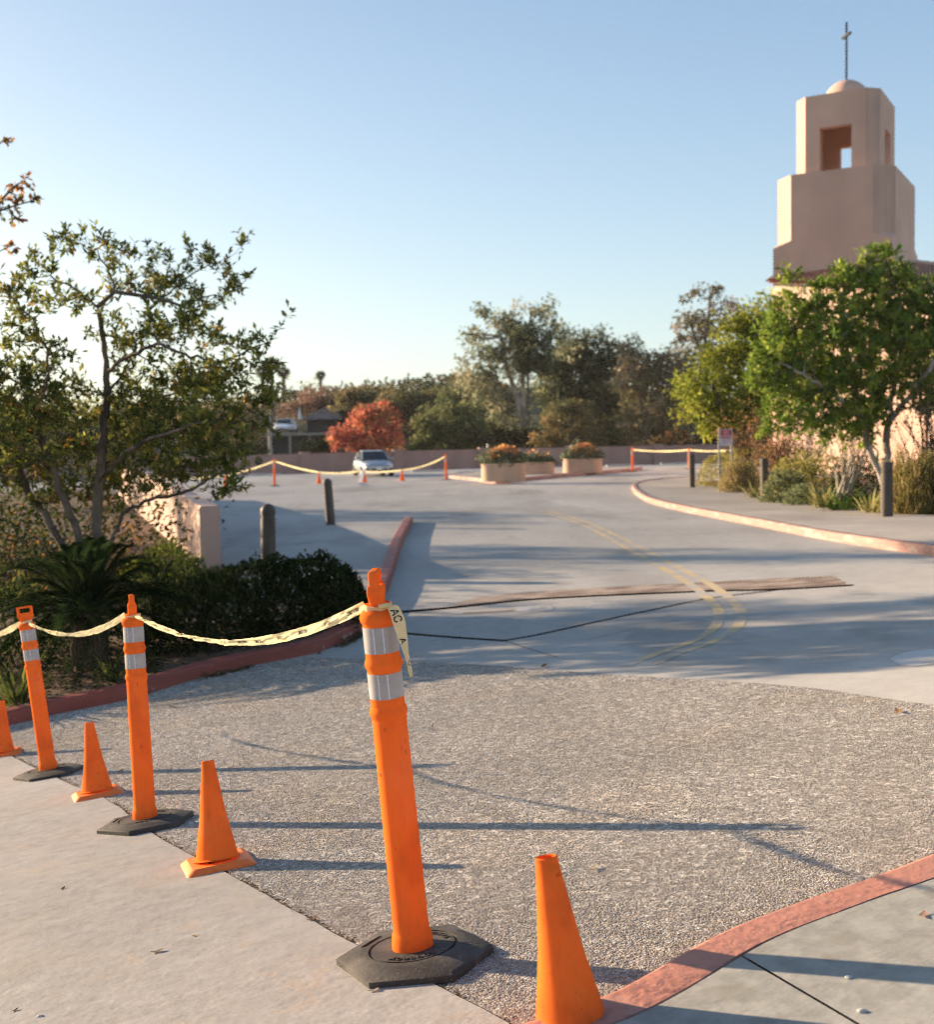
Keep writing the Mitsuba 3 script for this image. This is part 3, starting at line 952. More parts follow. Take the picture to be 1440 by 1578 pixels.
def glyph_ring():
    """Raised lettering round the base, worn past reading."""
    out = []
    words = ['XOUSDOX', 'SXAUD']
    for w, a0, sp in zip(words, (-2.1, .35), (.19, .19)):
        for i, ch in enumerate(w):
            g = meshkit.text_mesh(ch, .017, .0035, bold=True)
            g.apply_translation(-g.bounds.mean(0) * [1, 1, 0])
            a = a0 + i * sp
            mm = np.eye(4); mm[:2, 0] = [-math.sin(a), math.cos(a)]; mm[:2, 1] = [-math.cos(a), -math.sin(a)]
            mm[:3, 3] = [.100 * math.cos(a), .100 * math.sin(a), .0405]
            out.append(mv(g, mm))
    return cat(out)


TUBE = [(.0545, 0), (.058, .004), (.0585, .02), (.056, .045), (.0515, .058), (.0505, .062), (.050, .10), (.0478, .68), (.0478, .683), (.0515, .692), (.0530, .700), (.0515, .708), (.0482, .716), (.047, .72), (.047, .815),
        (.0475, .822), (.0515, .831), (.0530, .839), (.0515, .847), (.0475, .856), (.047, .95), (.0475, .955), (.052, .962), (.0535, .972), (.051, .982), (.043, .990), (.036, .995), (.034, 1.003), (.035, 1.01)]
BANDS = [(.872, .946), (.742, .814)]


def handle_mesh():
    low = m3.Manifold.batch_hull([m3.Manifold.cylinder(.002, .034, .034, 24).translate([0, 0, 1.003]).scale([1, .62, 1]), rboxm(.100, .042, .02, .006, (0, 0, 1.045)), rboxm(.092, .036, .008, .004, (0, 0, 1.062))])
    up = m3.Manifold.batch_hull([rboxm(.098, .026, .012, .006, (0, 0, 1.062)), rboxm(.098, .026, .014, .0065, (0, 0, 1.098))])
    return man((low + up) - rboxm(.066, .08, .030, .004, (0, 0, 1.077)))


def rboxm(x, y, z, r, c):
    s = m3.Manifold.sphere(r, 12)
    return m3.Manifold.batch_hull([s.translate([c[0] + a * (x / 2 - r), c[1] + b * (y / 2 - r), c[2] + d * (z / 2 - r)]) for a in (-1, 1) for b in (-1, 1) for d in (-1, 1)])


PLATE, GLY, HAND = plate_mesh(), glyph_ring(), handle_mesh()
POSTS = []


def delineator(base_px, top_px, label, turn, plate_turn, detail=True, name='delineator_post', group='orange delineator posts carrying the caution tape', H_=1.105, plate=True):
    b = at(*base_px, .035)
    g = gnormal(b[0], b[1])
    b0 = b - g * .035
    ax = aim(b0, top_px, H_)
    k = thing(name, label, 'delineator post', group)
    mb = frame(b0 + g * .001, g) @ rotz(plate_turn)
    mt = frame(b0 + g * .034, ax) @ rotz(turn)
    if H_ != 1.105 or True:
        s = np.diag([1, 1, (H_ - .034) / 1.105 * 1.0, 1]); mt = mt @ s
    if plate: part(k, 'base', mv(PLATE, mb), 'rubber', 25)
    if detail: part(k, 'lettering', mv(GLY, mb), 'rubber', kind='stuff')
    part(k, 'tube', mv(lathe(TUBE, 40), mt), 'orange_plastic', 40)
    for z0, z1 in BANDS:
        part(k, 'reflective_band', mv(lathe([(.047, z0), (.0482, z0 + .0004), (.0482, z1 - .0004), (.047, z1)], 40), mt), 'reflective_sheet', 40)
    if detail:
        seams = []
        for z0, z1 in BANDS:
            for a in (-1.9, -1.35):
                w = .0016
                seams.append(mv(bx(.0478, .0487, -w, w, z0 + .001, z1 - .001), rotz(a - turn)))
        part(k, 'band_seam', mv(cat(seams), mt), 'sign_white', kind='stuff')
        part(k, 'mould_seam', mv(bx(.0485, .0507, -.0012, .0012, .06, .20), mt @ rotz(-1.75 - turn)), 'orange_solid')
        sc_ = [mv(bx(.0478, .0492, -.0015, .0015, z, z + l_), mt @ rotz(a_ - turn) @ frame([0, 0, 0], [0, s_, 1.])) for a_, z, l_, s_ in ((-.45, .62, .018, .25), (-.40, .59, .012, -.3), (-.55, .56, .010, .4), (-.9, .33, .008, .5), (-1.2, .41, .009, -.4))]
        part(k, 'scuff', cat(sc_), 'grey_print', kind='stuff')
    part(k, 'handle', mv(HAND, mt), 'orange_plastic', 30)
    neck = (mt @ [0, 0, .998, 1])[:3]
    POSTS.append((k, b0, ax, neck, mt))
    return k


delineator((637, 1461), (577, 878), 'nearest leaning orange post with the torn tape tail hanging from its neck', 1.54, 0.)
delineator((224, 1261), (203, 916), 'middle orange post of the near row with its handle seen edge-on', 1.87, .45)
delineator((75, 1186), (37, 934), 'orange post third along the near row with its slotted handle facing the camera', .28, .3)


def cone_meshes(h=.41, rb=.082, rt=.0235, side=.27):
    body = lathe([(rt * .86, h - .03), (rt * .86, h - .002), (rt, h), (rt + .003, h - .003), (rt + .002, h - .012), (rt + .0035, h - .02), (rb * .62, h * .5), (rb - .002, .05), (rb + .003, .032), (rb + .012, .026)], 40)
    sq = m3.CrossSection.square([side - .05, side - .05], True).offset(.025, m3.JoinType.Round, 2, 24)
    hl = m3.Manifold.batch_hull([m3.Manifold.extrude(sq, .006), m3.Manifold.extrude(sq.offset(-.006, m3.JoinType.Round, 2, 24), .012), m3.Manifold.extrude(sq.scale([.80, .80]), .004).translate([0, 0, .024])])
    hl -= m3.Manifold.cylinder(.08, rb - .006, rb - .006, 40).translate([0, 0, -.02])
    return body, man(hl)


CB, CP = cone_meshes()


def cone(base_px, top_px, label, turn, group='small orange traffic cones between the near posts', s=1.0, cat_='traffic cone', lift=.02):
    b = at(*base_px, lift * s); g = gnormal(b[0], b[1]); b = b - g * lift * s
    ax = aim(b, top_px, .41 * s) if top_px else g
    k = thing('traffic_cone', label, cat_, group)
    sc = np.diag([s, s, s, 1])
    part(k, 'body', mv(CB, frame(b + g * .001, ax) @ rotz(turn) @ sc), 'orange_plastic', 40)
    part(k, 'base', mv(CP, frame(b + g * .001, g) @ rotz(turn) @ sc), 'orange_solid', 30)
    return k, b


cone((884, 1592), (842, 1320), 'nearest orange traffic cone, cut off by the bottom of the picture beside the red kerb', .55)
cone((335, 1326), (320, 1172), 'orange traffic cone between the nearest and the middle post', .35)
cone((150, 1220), (137, 1110), 'orange traffic cone standing left of the middle post on the joint', .4)
cone((4, 1160), (2, 1079), 'orange traffic cone half out of the picture beyond the third post', .3)


# ------------------------------------------------------------------ caution tape
def ribbon(c, side, width, seed, wr=.004, cols=5):
    """A strip of film along c (n x 3), across side (n x 3), width (n)."""
    n = len(c); s = np.linspace(-.5, .5, cols)
    side = side / np.linalg.norm(side, axis=1, keepdims=True)
    t = np.gradient(c, axis=0); t /= np.linalg.norm(t, axis=1, keepdims=True)
    nn = np.cross(t, side)
    L = np.r_[0, np.cumsum(np.linalg.norm(np.diff(c, axis=0), axis=1))]
    g = np.stack([np.repeat(L[:, None] * 14, cols, 1), np.repeat(s[None] * 3, n, 0), np.full((n, cols), seed * 7.3)], -1)
    w = (meshkit.fbm(g, 3) - .5) * 2 * wr
    v = c[:, None] + side[:, None] * (s[None, :, None] * width[:, None, None]) + nn[:, None] * w[..., None]
    i, j = np.meshgrid(np.arange(n - 1), np.arange(cols - 1), indexing='ij')
    q = np.stack([i * cols + j, (i + 1) * cols + j, (i + 1) * cols + j + 1, i * cols + j + 1], -1).reshape(-1, 4)
    return trimesh.Trimesh(v.reshape(-1, 3), np.vstack([q[:, [0, 1, 2]], q[:, [0, 2, 3]]]), process=False), v, nn, L


def print_on(v, nn, L, words, height, start, gap, vpos=.5, flip=False):
    """Lettering wrapped onto a ribbon's grid v (n x cols x 3)."""
    out = []; cols = v.shape[1]; x = start
    for w in words:
        g = meshkit.text_mesh(w, height, .0004, bold=True)
        wd = g.extents[0]
        if x + wd > L[-1]: break
        u = (g.vertices[:, 0] - g.bounds[0, 0]); u = (x + wd - u) if flip else (x + u)
        wid = np.interp(np.full(len(u), x), L, np.linalg.norm(v[:, -1] - v[:, 0], axis=1))
        sv = vpos + (g.vertices[:, 1] - height / 2) / np.maximum(wid, .03) * (-1 if flip else 1)
        iu = np.clip(np.interp(u, L, np.arange(len(L))), 0, len(L) - 1.001); i0 = iu.astype(int); fu = (iu - i0)[:, None]
        cs = np.clip(sv, .02, .98) * (cols - 1); c0 = np.minimum(cs.astype(int), cols - 2); fc = (cs - c0)[:, None]
        p = (v[i0, c0] * (1 - fu) + v[i0 + 1, c0] * fu) * (1 - fc) + (v[i0, c0 + 1] * (1 - fu) + v[i0 + 1, c0 + 1] * fu) * fc
        for sg in (1, -1):
            out.append(trimesh.Trimesh(p + nn[i0] * sg * (.0006 + g.vertices[:, 2:3] * .5), g.faces, process=False))
        x += wd + gap
    return cat(out) if out else None


def span(k, P0, P1, sag, w0, w1, wm, tilt0, tilt1, seed, words=None, hgt=.03, n=160, skew=0., wr=.006):
    t = np.linspace(0, 1, n)
    c = P0 + (P1 - P0) * t[:, None]
    c[:, 2] -= sag * (4 * t * (1 - t)) * (1 + skew * (t - .5))
    h = np.cross(P1 - P0, [0, 0, 1]); h /= np.linalg.norm(h)
    a = np.interp(t, [0, .5, 1], [tilt0, (tilt0 + tilt1) / 2, tilt1]) + 1.1 * (meshkit.fbm(np.c_[t * 6, t * 0, t * 0 + seed], 3) - .5)
    side = np.cos(a)[:, None] * np.array([0, 0, 1.]) + np.sin(a)[:, None] * h
    w = np.interp(t, [0, .12, .45, .75, .93, 1], [w0 * .55, w0, wm, wm * 1.2, w1, w1 * .75]) * (.72 + .55 * meshkit.fbm(np.c_[t * 13, t * 0 + seed, t * 0], 3))
    m, v, nn, L = ribbon(c, side, w, seed, wr, 9)
    part(k, 'span', m, 'tape_film', True)
    if words:
        g = print_on(v, nn, L, words[1:], hgt, words[0], .13)
        if g is not None: part(k, 'lettering', g, 'grey_print', kind='stuff')


N1, N2, N3 = POSTS[0][3], POSTS[1][3], POSTS[2][3]
tp = thing('caution_tape', 'sagging pale yellow caution tape tied along the near row of posts', 'caution tape')
up_ = np.array([0, 0, .012])
span(tp, N2 + up_ * .6 + [.02, -.03, 0], N1 + up_ * .4 + [-.036, -.008, 0], .112, .024, .036, .024, .35, .1, 3, (.12,) + ('CAUTION',) * 14, .012, skew=.35, wr=.012)
span(tp, N3 + [.02, -.03, 0], N2 + up_ * .6 + [-.03, -.02, 0], .085, .034, .036, .028, .4, .3, 5, (.2, 'CAUTION', 'CAUTION', 'CAUTION', 'CAUTION'), .012, skew=.3)
off3 = N3 + (N3 - N2) * np.array([.95, .95, 1.3]) + [0, 0, .06]
span(tp, off3, N3 + [-.03, -.02, 0], .06, .04, .04, .036, .6, .5, 8)
for nck, ax, nm in ((POSTS[0][3], POSTS[0][2], 1), (POSTS[1][3], POSTS[1][2], 2), (POSTS[2][3], POSTS[2][2], 3)):
    an = np.linspace(0, 2 * np.pi, 50)
    rr = .0375 + .002 * np.sin(an * 5 + nm)
    fr = frame(nck, ax)
    c = np.stack([rr * np.cos(an), rr * np.sin(an), .004 * np.sin(an * 2 + nm)], 1) @ fr[:3, :3].T + nck
    m, v, nn, L = ribbon(c, np.repeat(ax[None], 50, 0), np.full(50, .017), nm + 20, .0015)
    part(tp, 'loop', m, 'tape_film', True)
# the torn tail
q = [N1 + [.03, -.034, .004], pt(606, 936, N1[1] - .05), pt(616, 962, N1[1] - .06), pt(624, 998, N1[1] - .05), pt(631, 1024, N1[1] - .05), pt(635, 1042, N1[1] - .06)]
c = smoothline(q, .004); n = len(c); t = np.linspace(0, 1, n)
a = np.interp(t, [0, .25, .7, 1], [.2, .5, .9, 1.2])
side = np.cos(a)[:, None] * np.array([1., .05, .25]) + np.sin(a)[:, None] * np.array([.1, 1., .0])
w = np.interp(t, [0, .10, .28, .5, .7, .85, .93, 1], [.014, .030, .038, .032, .020, .014, .020, .012])
m, v, nn, L = ribbon(c, side, w, 31, .010, 9)
part(tp, 'tail', m, 'tape_film', True)
g = print_on(v, nn, L, ['AC', 'A', 'V'], .020, .028, .045)
if g is not None: part(tp, 'lettering', g, 'black_print', kind='stuff')
c = smoothline([N1 + [.005, -.037, .006], N1 + [.03, -.036, .010], N1 + [.04, -.03, .0]], .004)
part(tp, 'knot', cat([tube(c, .007, 8)]), 'tape_film', True)

# ------------------------------------------------------------------ bollards
def bollard(px, toppx, label, r_, style):
    b = at(*px, .115 if px[0] > 900 else .06); b = b - [0, 0, .0]
    hgt = 1.0
    h = np.linalg.norm(pt(toppx[0], toppx[1], b[1]) - b)
    k = thing('bollard', label, 'bollard', 'dark bollards beside the drive')
    ax = (pt(toppx[0], toppx[1], b[1]) - b) / h
    if style == 'dome':
        prof = [(r_, -.1), (r_, h - r_ * 1.9), (r_ * .90, h - r_ * 1.85), (r_ * .90, h - r_ * 1.6), (r_ * 1.02, h - r_ * 1.55)] + [(r_ * 1.02 * math.cos(a), h - r_ * 1.02 + r_ * 1.02 * math.sin(a)) for a in np.linspace(0, 1.5, 8)] + [(0.0001, h)]
    else:
        prof = [(r_, -.1), (r_, h * .80)]
        for i in range(3):
            z = h * (.80 + .035 * i); prof += [(r_, z), (r_ * .86, z + .006), (r_ * .86, z + .018), (r_, z + .024)]
        prof += [(r_, h - .02), (r_ - .015, h - .002), (r_ * .6, h + .004), (.0001, h + .006)]
    part(k, 'shaft', mv(lathe(prof, 28), frame(b, ax)), 'bollard_paint', 30)
    return k


bollard((414, 886), (413, 776), 'dark bollard rising behind the dark hedge near the end of the garden wall', .105, 'dome')
bollard((510, 808), (504, 737), 'dark dome-topped bollard standing alone on the pale pavement behind the hedge', .098, 'dome')
bollard((1367, 796), (1367, 712), 'brown ribbed bollard in front of the pale-stemmed tree trunk', .108, 'rib')
bollard((1179, 769), (1178, 706), 'brown ribbed bollard standing between the other two at the planting', .10, 'rib')
bollard((1067, 751), (1066, 699), 'brown ribbed bollard next to the parking sign at the far end of the hedge', .095, 'rib')

# ------------------------------------------------------------------ parking sign
b = at(1111, 757, .11); d_ = b[1]
k = thing('parking_sign', 'small red and white notice sign on two thin posts at the hedge', 'sign')
s_ = d_ / F
tz = pt(1108, 662, d_)
for px, z0 in ((1109, 0), (1128, 0)):
    q = pt(px, 720, d_ + (0 if px < 1115 else .12)); q[2] = H(q[0], q[1])
    part(k, 'post', bx(q[0] - .025, q[0] + .025, q[1] - .025, q[1] + .025, q[2], tz[2] + .02), 'grey_metal')
c0, c1 = pt(1110, 662, d_ - .03), pt(1128.5, 686.5, d_ - .03)
xw, zt, zb = c1[0] - c0[0], c0[2], c1[2]
part(k, 'panel', bx(c0[0], c1[0], d_ - .045, d_ - .03, zb, zt), 'sign_white', label='white sign panel with a red upper half')
zm = zt - (zt - zb) * .56
part(k, 'red_field', bx(c0[0] + .012, c1[0] - .012, d_ - .049, d_ - .043, zm, zt - .012), 'sign_red')
lt = []
for w, zc, hh, wm in (('NO', zm + (zt - zm) * .66, .075, .12), ('PARKING', zm + (zt - zm) * .26, .05, .30)):
    g = meshkit.text_mesh(w, hh, .002, bold=True); g.apply_scale([wm / g.extents[0], 1, 1]); g.apply_translation([-g.bounds[:, 0].mean(), -hh / 2, 0])
    mm = np.eye(4); mm[:3, 0], mm[:3, 1], mm[:3, 2] = [1, 0, 0], [0, 0, 1], [0, -1, 0]; mm[:3, 3] = [(c0[0] + c1[0]) / 2, d_ - .0495, zc]
    lt.append(mv(g, mm))
part(k, 'lettering', cat(lt), 'sign_white')
part(k, 'fine_print', cat([bx((c0[0] + c1[0]) / 2 - w_, (c0[0] + c1[0]) / 2 + w_, d_ - .047, d_ - .0445, zb + z_, zb + z_ + .018) for w_, z_ in ((.12, .15), (.09, .11), (.13, .06))]), 'sign_red')

# ------------------------------------------------------------------ far posts, cones and tape
far = {}
for nm, bp, tpx, lab in (('a', (423, 748), (423, 706), 'far orange post left of the silver car, tape falling from both sides'),
                         ('b', (688, 738), (687, 699), 'far orange post at the tip of the planter island'),
                         ('c', (975, 726), (975, 689), 'far orange post at the back end of the planter island'),
                         ('d', (1062, 722), (1062, 690), 'far orange post half hidden behind the bollard by the parking sign')):
    bb = at(*bp); hh = float(np.linalg.norm(pt(tpx[0], tpx[1], bb[1]) - bb))
    delineator(bp, tpx, lab, .6, .3, detail=False, group='far orange posts across the lot', H_=hh)
    far[nm] = POSTS[-1]
fc = {}
for nm, bp, lab in (('a', (348, 751), 'far orange cone at the edge of the tree shade, first of the far row'), ('b', (492, 745), 'far orange cone between the far post and the silver car'),
                    ('c', (562, 743), 'far orange cone with a white board leaning on it in front of the car'), ('d', (620, 741), 'far orange cone between the silver car and the island post')):
    kk, bb = cone(bp, None, lab, .2, 'far orange cones across the lot', 1.15, lift=0)
    fc[nm] = bb + [0, 0, .47]
bb = fc['c'] - [.17, .10, .47]
mm = frame(bb, [.30, .25, 1.], (1, -.6, 0))
single('white_board', 'narrow white board leaning against a far orange cone', 'board', mv(rbox(.17, .03, .56, .008, (0, 0, .28)), mm), 'sign_white')
ft = thing('caution_tape', 'far yellow caution tape strung low between posts and cones in front of the car', 'caution tape')
nk = {a: v[3] for a, v in far.items()}
lft = fc['a'] + np.array([-3.5, .3, .02])
for i, (a, b_, sg) in enumerate(((lft, fc['a'], .10), (fc['a'], nk['a'], .05), (nk['a'], fc['b'], .05), (fc['b'], fc['c'] + [-.2, 0, .0], .06), (fc['c'] + [-.2, 0, 0], fc['d'], .06), (fc['d'], nk['b'], .12))):
    span(ft, np.asarray(a), np.asarray(b_), sg, .07, .07, .065, .3, .3, 40 + i, n=30)
ft = thing('caution_tape', 'far yellow caution tape stretched level from the island post past the parking sign', 'caution tape')
rgt = nk['d'] + (nk['d'] - nk['c']) * np.array([.9, .9, .4])
for i, (a, b_) in enumerate(((nk['c'], nk['d']), (nk['d'], rgt))):
    span(ft, a, b_, .07, .08, .08, .07, .2, .2, 50 + i, n=30)

# ================================================================== church, planters, car, buildings
al = math.radians(30)
e1, e2 = np.array([math.cos(al), -math.sin(al)]), np.array([math.sin(al), math.cos(al)])
TB = 47.0
P1 = pt(1375, 390, TB)[:2]
kx = (1192 - CX) / F
rr = ray(1192, 400); rr = rr[:2] / rr[1]
w_ = np.linalg.solve(np.array([[rr[0], e1[0]], [rr[1], e1[1]]]), P1)[1]
wd2 = w_ * 1.3
ctr = P1 - e1 * w_ / 2 + e2 * wd2 / 2


def zat(px, py):
    """Height seen at a pixel on the tower's front."""
    rr = ray(px, py); rr = rr / rr[1]
    M_ = np.array([[rr[0], e1[0]], [rr[1], e1[1]]]); q = np.linalg.solve(M_, P1)
    return (EYE + rr * q[0])[2]


Z1, Z2, Z3 = zat(1260, 372), zat(1280, 262), zat(1285, 135)
TM = np.eye(4); TM[:2, 0] = e1; TM[:2, 1] = e2; TM[:2, 3] = ctr


def chamf(w, c, v=None):
    h = w / 2; g = (v or w) / 2
    return m3.CrossSection([[(-h + c, -g), (h - c, -g), (h, -g + c), (h, g - c), (h - c, g), (-h + c, g), (-h, g - c), (-h, -g + c)]])


k = thing('church_tower', 'stepped tan stucco bell tower with chamfered corners, open belfry and small dome', 'tower')
c1 = w_ * .155
sq = m3.CrossSection.square([w_, wd2], True)
low = m3.Manifold.extrude(sq, Z1 - .12 + 1.).translate([0, 0, -1.])
stop = m3.Manifold.batch_hull([m3.Manifold.extrude(sq.offset(-.001, m3.JoinType.Miter), .002).translate([0, 0, Z1 - .13]), m3.Manifold.extrude(chamf(w_ - .002, c1 * .98, wd2 - .002), .002).translate([0, 0, Z1 + .12])])
part(k, 'base', mv(man(low + stop), TM), 'stucco', 20)
part(k, 'lower_stage', mv(man(m3.Manifold.extrude(chamf(w_ - .006, c1, wd2 - .006), Z2 - Z1).translate([0, 0, Z1])), TM), 'stucco', 20)
TM2 = TM.copy(); TM2[:2, 3] -= e2 * .30
w2 = w_ * .715; hh = Z3 - Z2
w3 = w2 * 1.22
body = m3.Manifold.extrude(chamf(w2, w2 * .14, w3), hh)
inner = m3.Manifold.extrude(m3.CrossSection.square([w2 - .8, w3 - .8], True), hh * .82).translate([0, 0, .12])
ow, oz0, oz1 = w2 * .38, hh * .045, hh * .585
op = m3.Manifold.cube([ow, w3 + 1, oz1 - oz0], True).translate([0, 0, (oz0 + oz1) / 2])
op2 = m3.Manifold.cube([w2 + 1, ow * 1.0, oz1 - oz0], True).translate([0, 0, (oz0 + oz1) / 2])
part(k, 'belfry', mv(man((body - inner - op - op2).translate([0, 0, Z2])), TM2), 'stucco', 20, label='open belfry with a square opening in each face')
dm = [(.98 * math.cos(a), 1.02 * math.sin(a)) for a in np.linspace(0, math.pi / 2 - .02, 14)]
dd = TM2.copy(); dd[2, 3] = Z3 - .02
part(k, 'dome', mv(lathe([(1.0, -.05)] + dm + [(.0001, 1.02)], 40), dd), 'stucco', 40)
cz = Z3 + .96; ch = (141 - 22) / F * TB
cx = thing('cross', 'thin dark metal cross on top of the dome', 'cross')
ztop = pt(1300, 38, np.dot(ctr, [0, 1]))[2]
part(cx, 'upright', mv(bx(-.035, .035, -.035, .035, 0, ztop - cz), TM2 @ np.array([[1, 0, 0, 0], [0, 1, 0, 0], [0, 0, 1, cz], [0, 0, 0, 1.]])), 'dark_metal')
cm = TM2 @ rotz(-.9) @ np.array([[1, 0, 0, 0], [0, 1, 0, 0], [0, 0, 1, cz], [0, 0, 0, 1.]])
zc = (ztop - cz) * .775
part(cx, 'crossbar', mv(bx(-.36, .36, -.05, .05, zc - .05, zc + .05), cm), 'dark_metal')

# nave wing with its sunlit wall and barrel-tiled roof
k = thing('church', 'peach stucco church wing with a red barrel tile roof behind the green trees', 'church')
A0 = pt(1191, 437, 46.6)
A1 = np.array([A0[0] + 6.0, A0[1] - 13.2, A0[2] - 2.2])
R0 = pt(1193, 429, 47.2); R1 = pt(1372, 405, 46.6); R2 = pt(1480, 415, 50.)
wd_ = (A1 - A0)[:2]; wd_ /= np.linalg.norm(wd_); wn_ = np.array([wd_[1], -wd_[0]])
if wn_[0] > 0: wn_ = -wn_
LW = np.linalg.norm((A1 - A0)[:2])
mm = np.eye(4); mm[:2, 0] = wd_; mm[:2, 1] = -wn_; mm[:2, 3] = A0[:2]
wall = m3.Manifold.extrude(m3.CrossSection([[(0, -1.), (LW, -1.), (LW, A1[2] - .1), (0, A0[2] - .1)]]), .4)
wv = man(wall); wv.vertices = wv.vertices[:, [0, 2, 1]] * [1, 1, 1]; wv.faces = wv.faces[:, ::-1]
part(k, 'wall', mv(wv, mm), 'stucco', 20)
tiles = []
ev = A0[None] + (A1 - A0)[None] * np.linspace(0, 1, 66)[:, None] + np.r_[wn_ * .25, .02]
tpl = smoothline([R0, (R0 + R1) / 2, R1, R2, R2 + (R2 - R1) * 1.2], .05); tpl = tpl[np.linspace(0, len(tpl) - 1, 66).astype(int)]
for i in range(66):
    a, b = ev[i], tpl[i]
    sd = (ev[min(i + 1, 65)] - ev[max(i - 1, 0)]); sd /= np.linalg.norm(sd)
    nn = np.cross(sd, b - a); nn /= np.linalg.norm(nn)
    if nn[2] < 0: nn = -nn
    nrow = 9
    for j in range(nrow):
        q0, q1 = a + (b - a) * j / nrow, a + (b - a) * (j + 1.08) / nrow
        wa0 = np.linalg.norm((ev[1] - ev[0]) * (1 - j / nrow) + (tpl[-1] - tpl[-2]) * (j / nrow)) * .46
        an = np.linspace(0, math.pi, 5)
        ring0 = q0 + np.cos(an)[:, None] * sd * wa0 + (np.sin(an)[:, None] * .10 + .035) * nn
        ring1 = q1 + np.cos(an)[:, None] * sd * wa0 * .86 + np.sin(an)[:, None] * .085 * nn
        v = np.vstack([ring0, ring1]); f = np.array([[x, x + 1, x + 6] for x in range(4)] + [[x, x + 6, x + 5] for x in range(4)])
        tiles.append((v, f))
part(k, 'tile', cat(tiles), 'tile', 40, kind='stuff')
slab = np.vstack([ev, tpl]); n = len(ev); i = np.arange(n - 1)
f = np.vstack([np.stack([i, i + 1, i + n + 1], 1), np.stack([i, i + n + 1, i + n], 1)])
part(k, 'roof', trimesh.Trimesh(slab - [0, 0, .02], f, process=False), 'tile')
rc = smoothline([R1 + [0, 0, .06], (R1 + R2) / 2 + [0, 0, .06], R2 + [0, 0, .06], R2 + (R2 - R1) * 1.2 + [0, 0, .06]], .3)
part(k, 'ridge_cap', cat([tube(rc, .14 + .025 * (np.arange(len(rc)) % 2), 8)]), 'planter_stucco', 40)


# planters on the island
def planter(px, py, w_px, h_px, label, seed, orange=True):
    b = at(px, py, .13); d = b[1]; W = w_px * d / F; h = h_px * d / F
    k = thing('planter', label, 'planter', 'rounded stucco planters on the traffic island')
    cs = m3.CrossSection.square([W - .9, .02], True).offset(.45, m3.JoinType.Round, 2, 48)
    m_ = m3.Manifold.extrude(cs, h) - m3.Manifold.extrude(cs.offset(-.09, m3.JoinType.Round, 2, 48), h).translate([0, 0, h - .12])
    mm = np.eye(4); mm[:3, 3] = b + [0, .45, -.03]
    mm = mm @ rotz(.04)
    part(k, 'pot', mv(man(m_), mm), 'planter_stucco', 35)
    part(k, 'soil', mv(man(m3.Manifold.extrude(cs.offset(-.095, m3.JoinType.Round, 2, 48), .03).translate([0, 0, h - .14])), mm), 'soil')
    return b + [0, .45, h - .1], W


for px, py, wp, hp, lab, sd, plab in ((777, 741, 69, 28, 'nearest tan rounded planter with orange flowering succulents', 1, 'orange flowering succulent mass filling the nearest planter'),
                                      (828, 731, 56, 20, 'tan rounded planter with low green plants behind the nearest one', 2, 'low green plants in the middle planter'),
                                      (900, 728, 61, 22, 'tan rounded planter at the far end of the island beneath orange blooms', 3, 'grey green bush with orange blooms in the far planter')):
    c, W = planter(px, py, wp, hp, lab, sd)
    k = mound('planter_plant', plab, 'plant', c, (W * .52, .48, .62 if sd != 2 else .38), [(3, (.13, .16, .10)), (2, (.20, .23, .16)), (1, (.09, .11, .05))], .17, 900, sd + 60, rough=.5, shell=.6, upright=.5)
    r = np.random.default_rng(sd + 5)
    n = 220 if sd != 2 else 40
    u = unit(n, r); u[:, 2] = abs(u[:, 2]); pos = c + u * [W * .36, .35, .34 if sd == 2 else .46] + [0.05, 0, .22]
    part_leaves(k, 'flower', leaves(pos, unit(n, r) + [0, 0, 1.], unit(n, r), .15, .09, tint(n, [(3, (.66, .30, .13)), (2, (.60, .34, .15))], r)), kind='stuff')


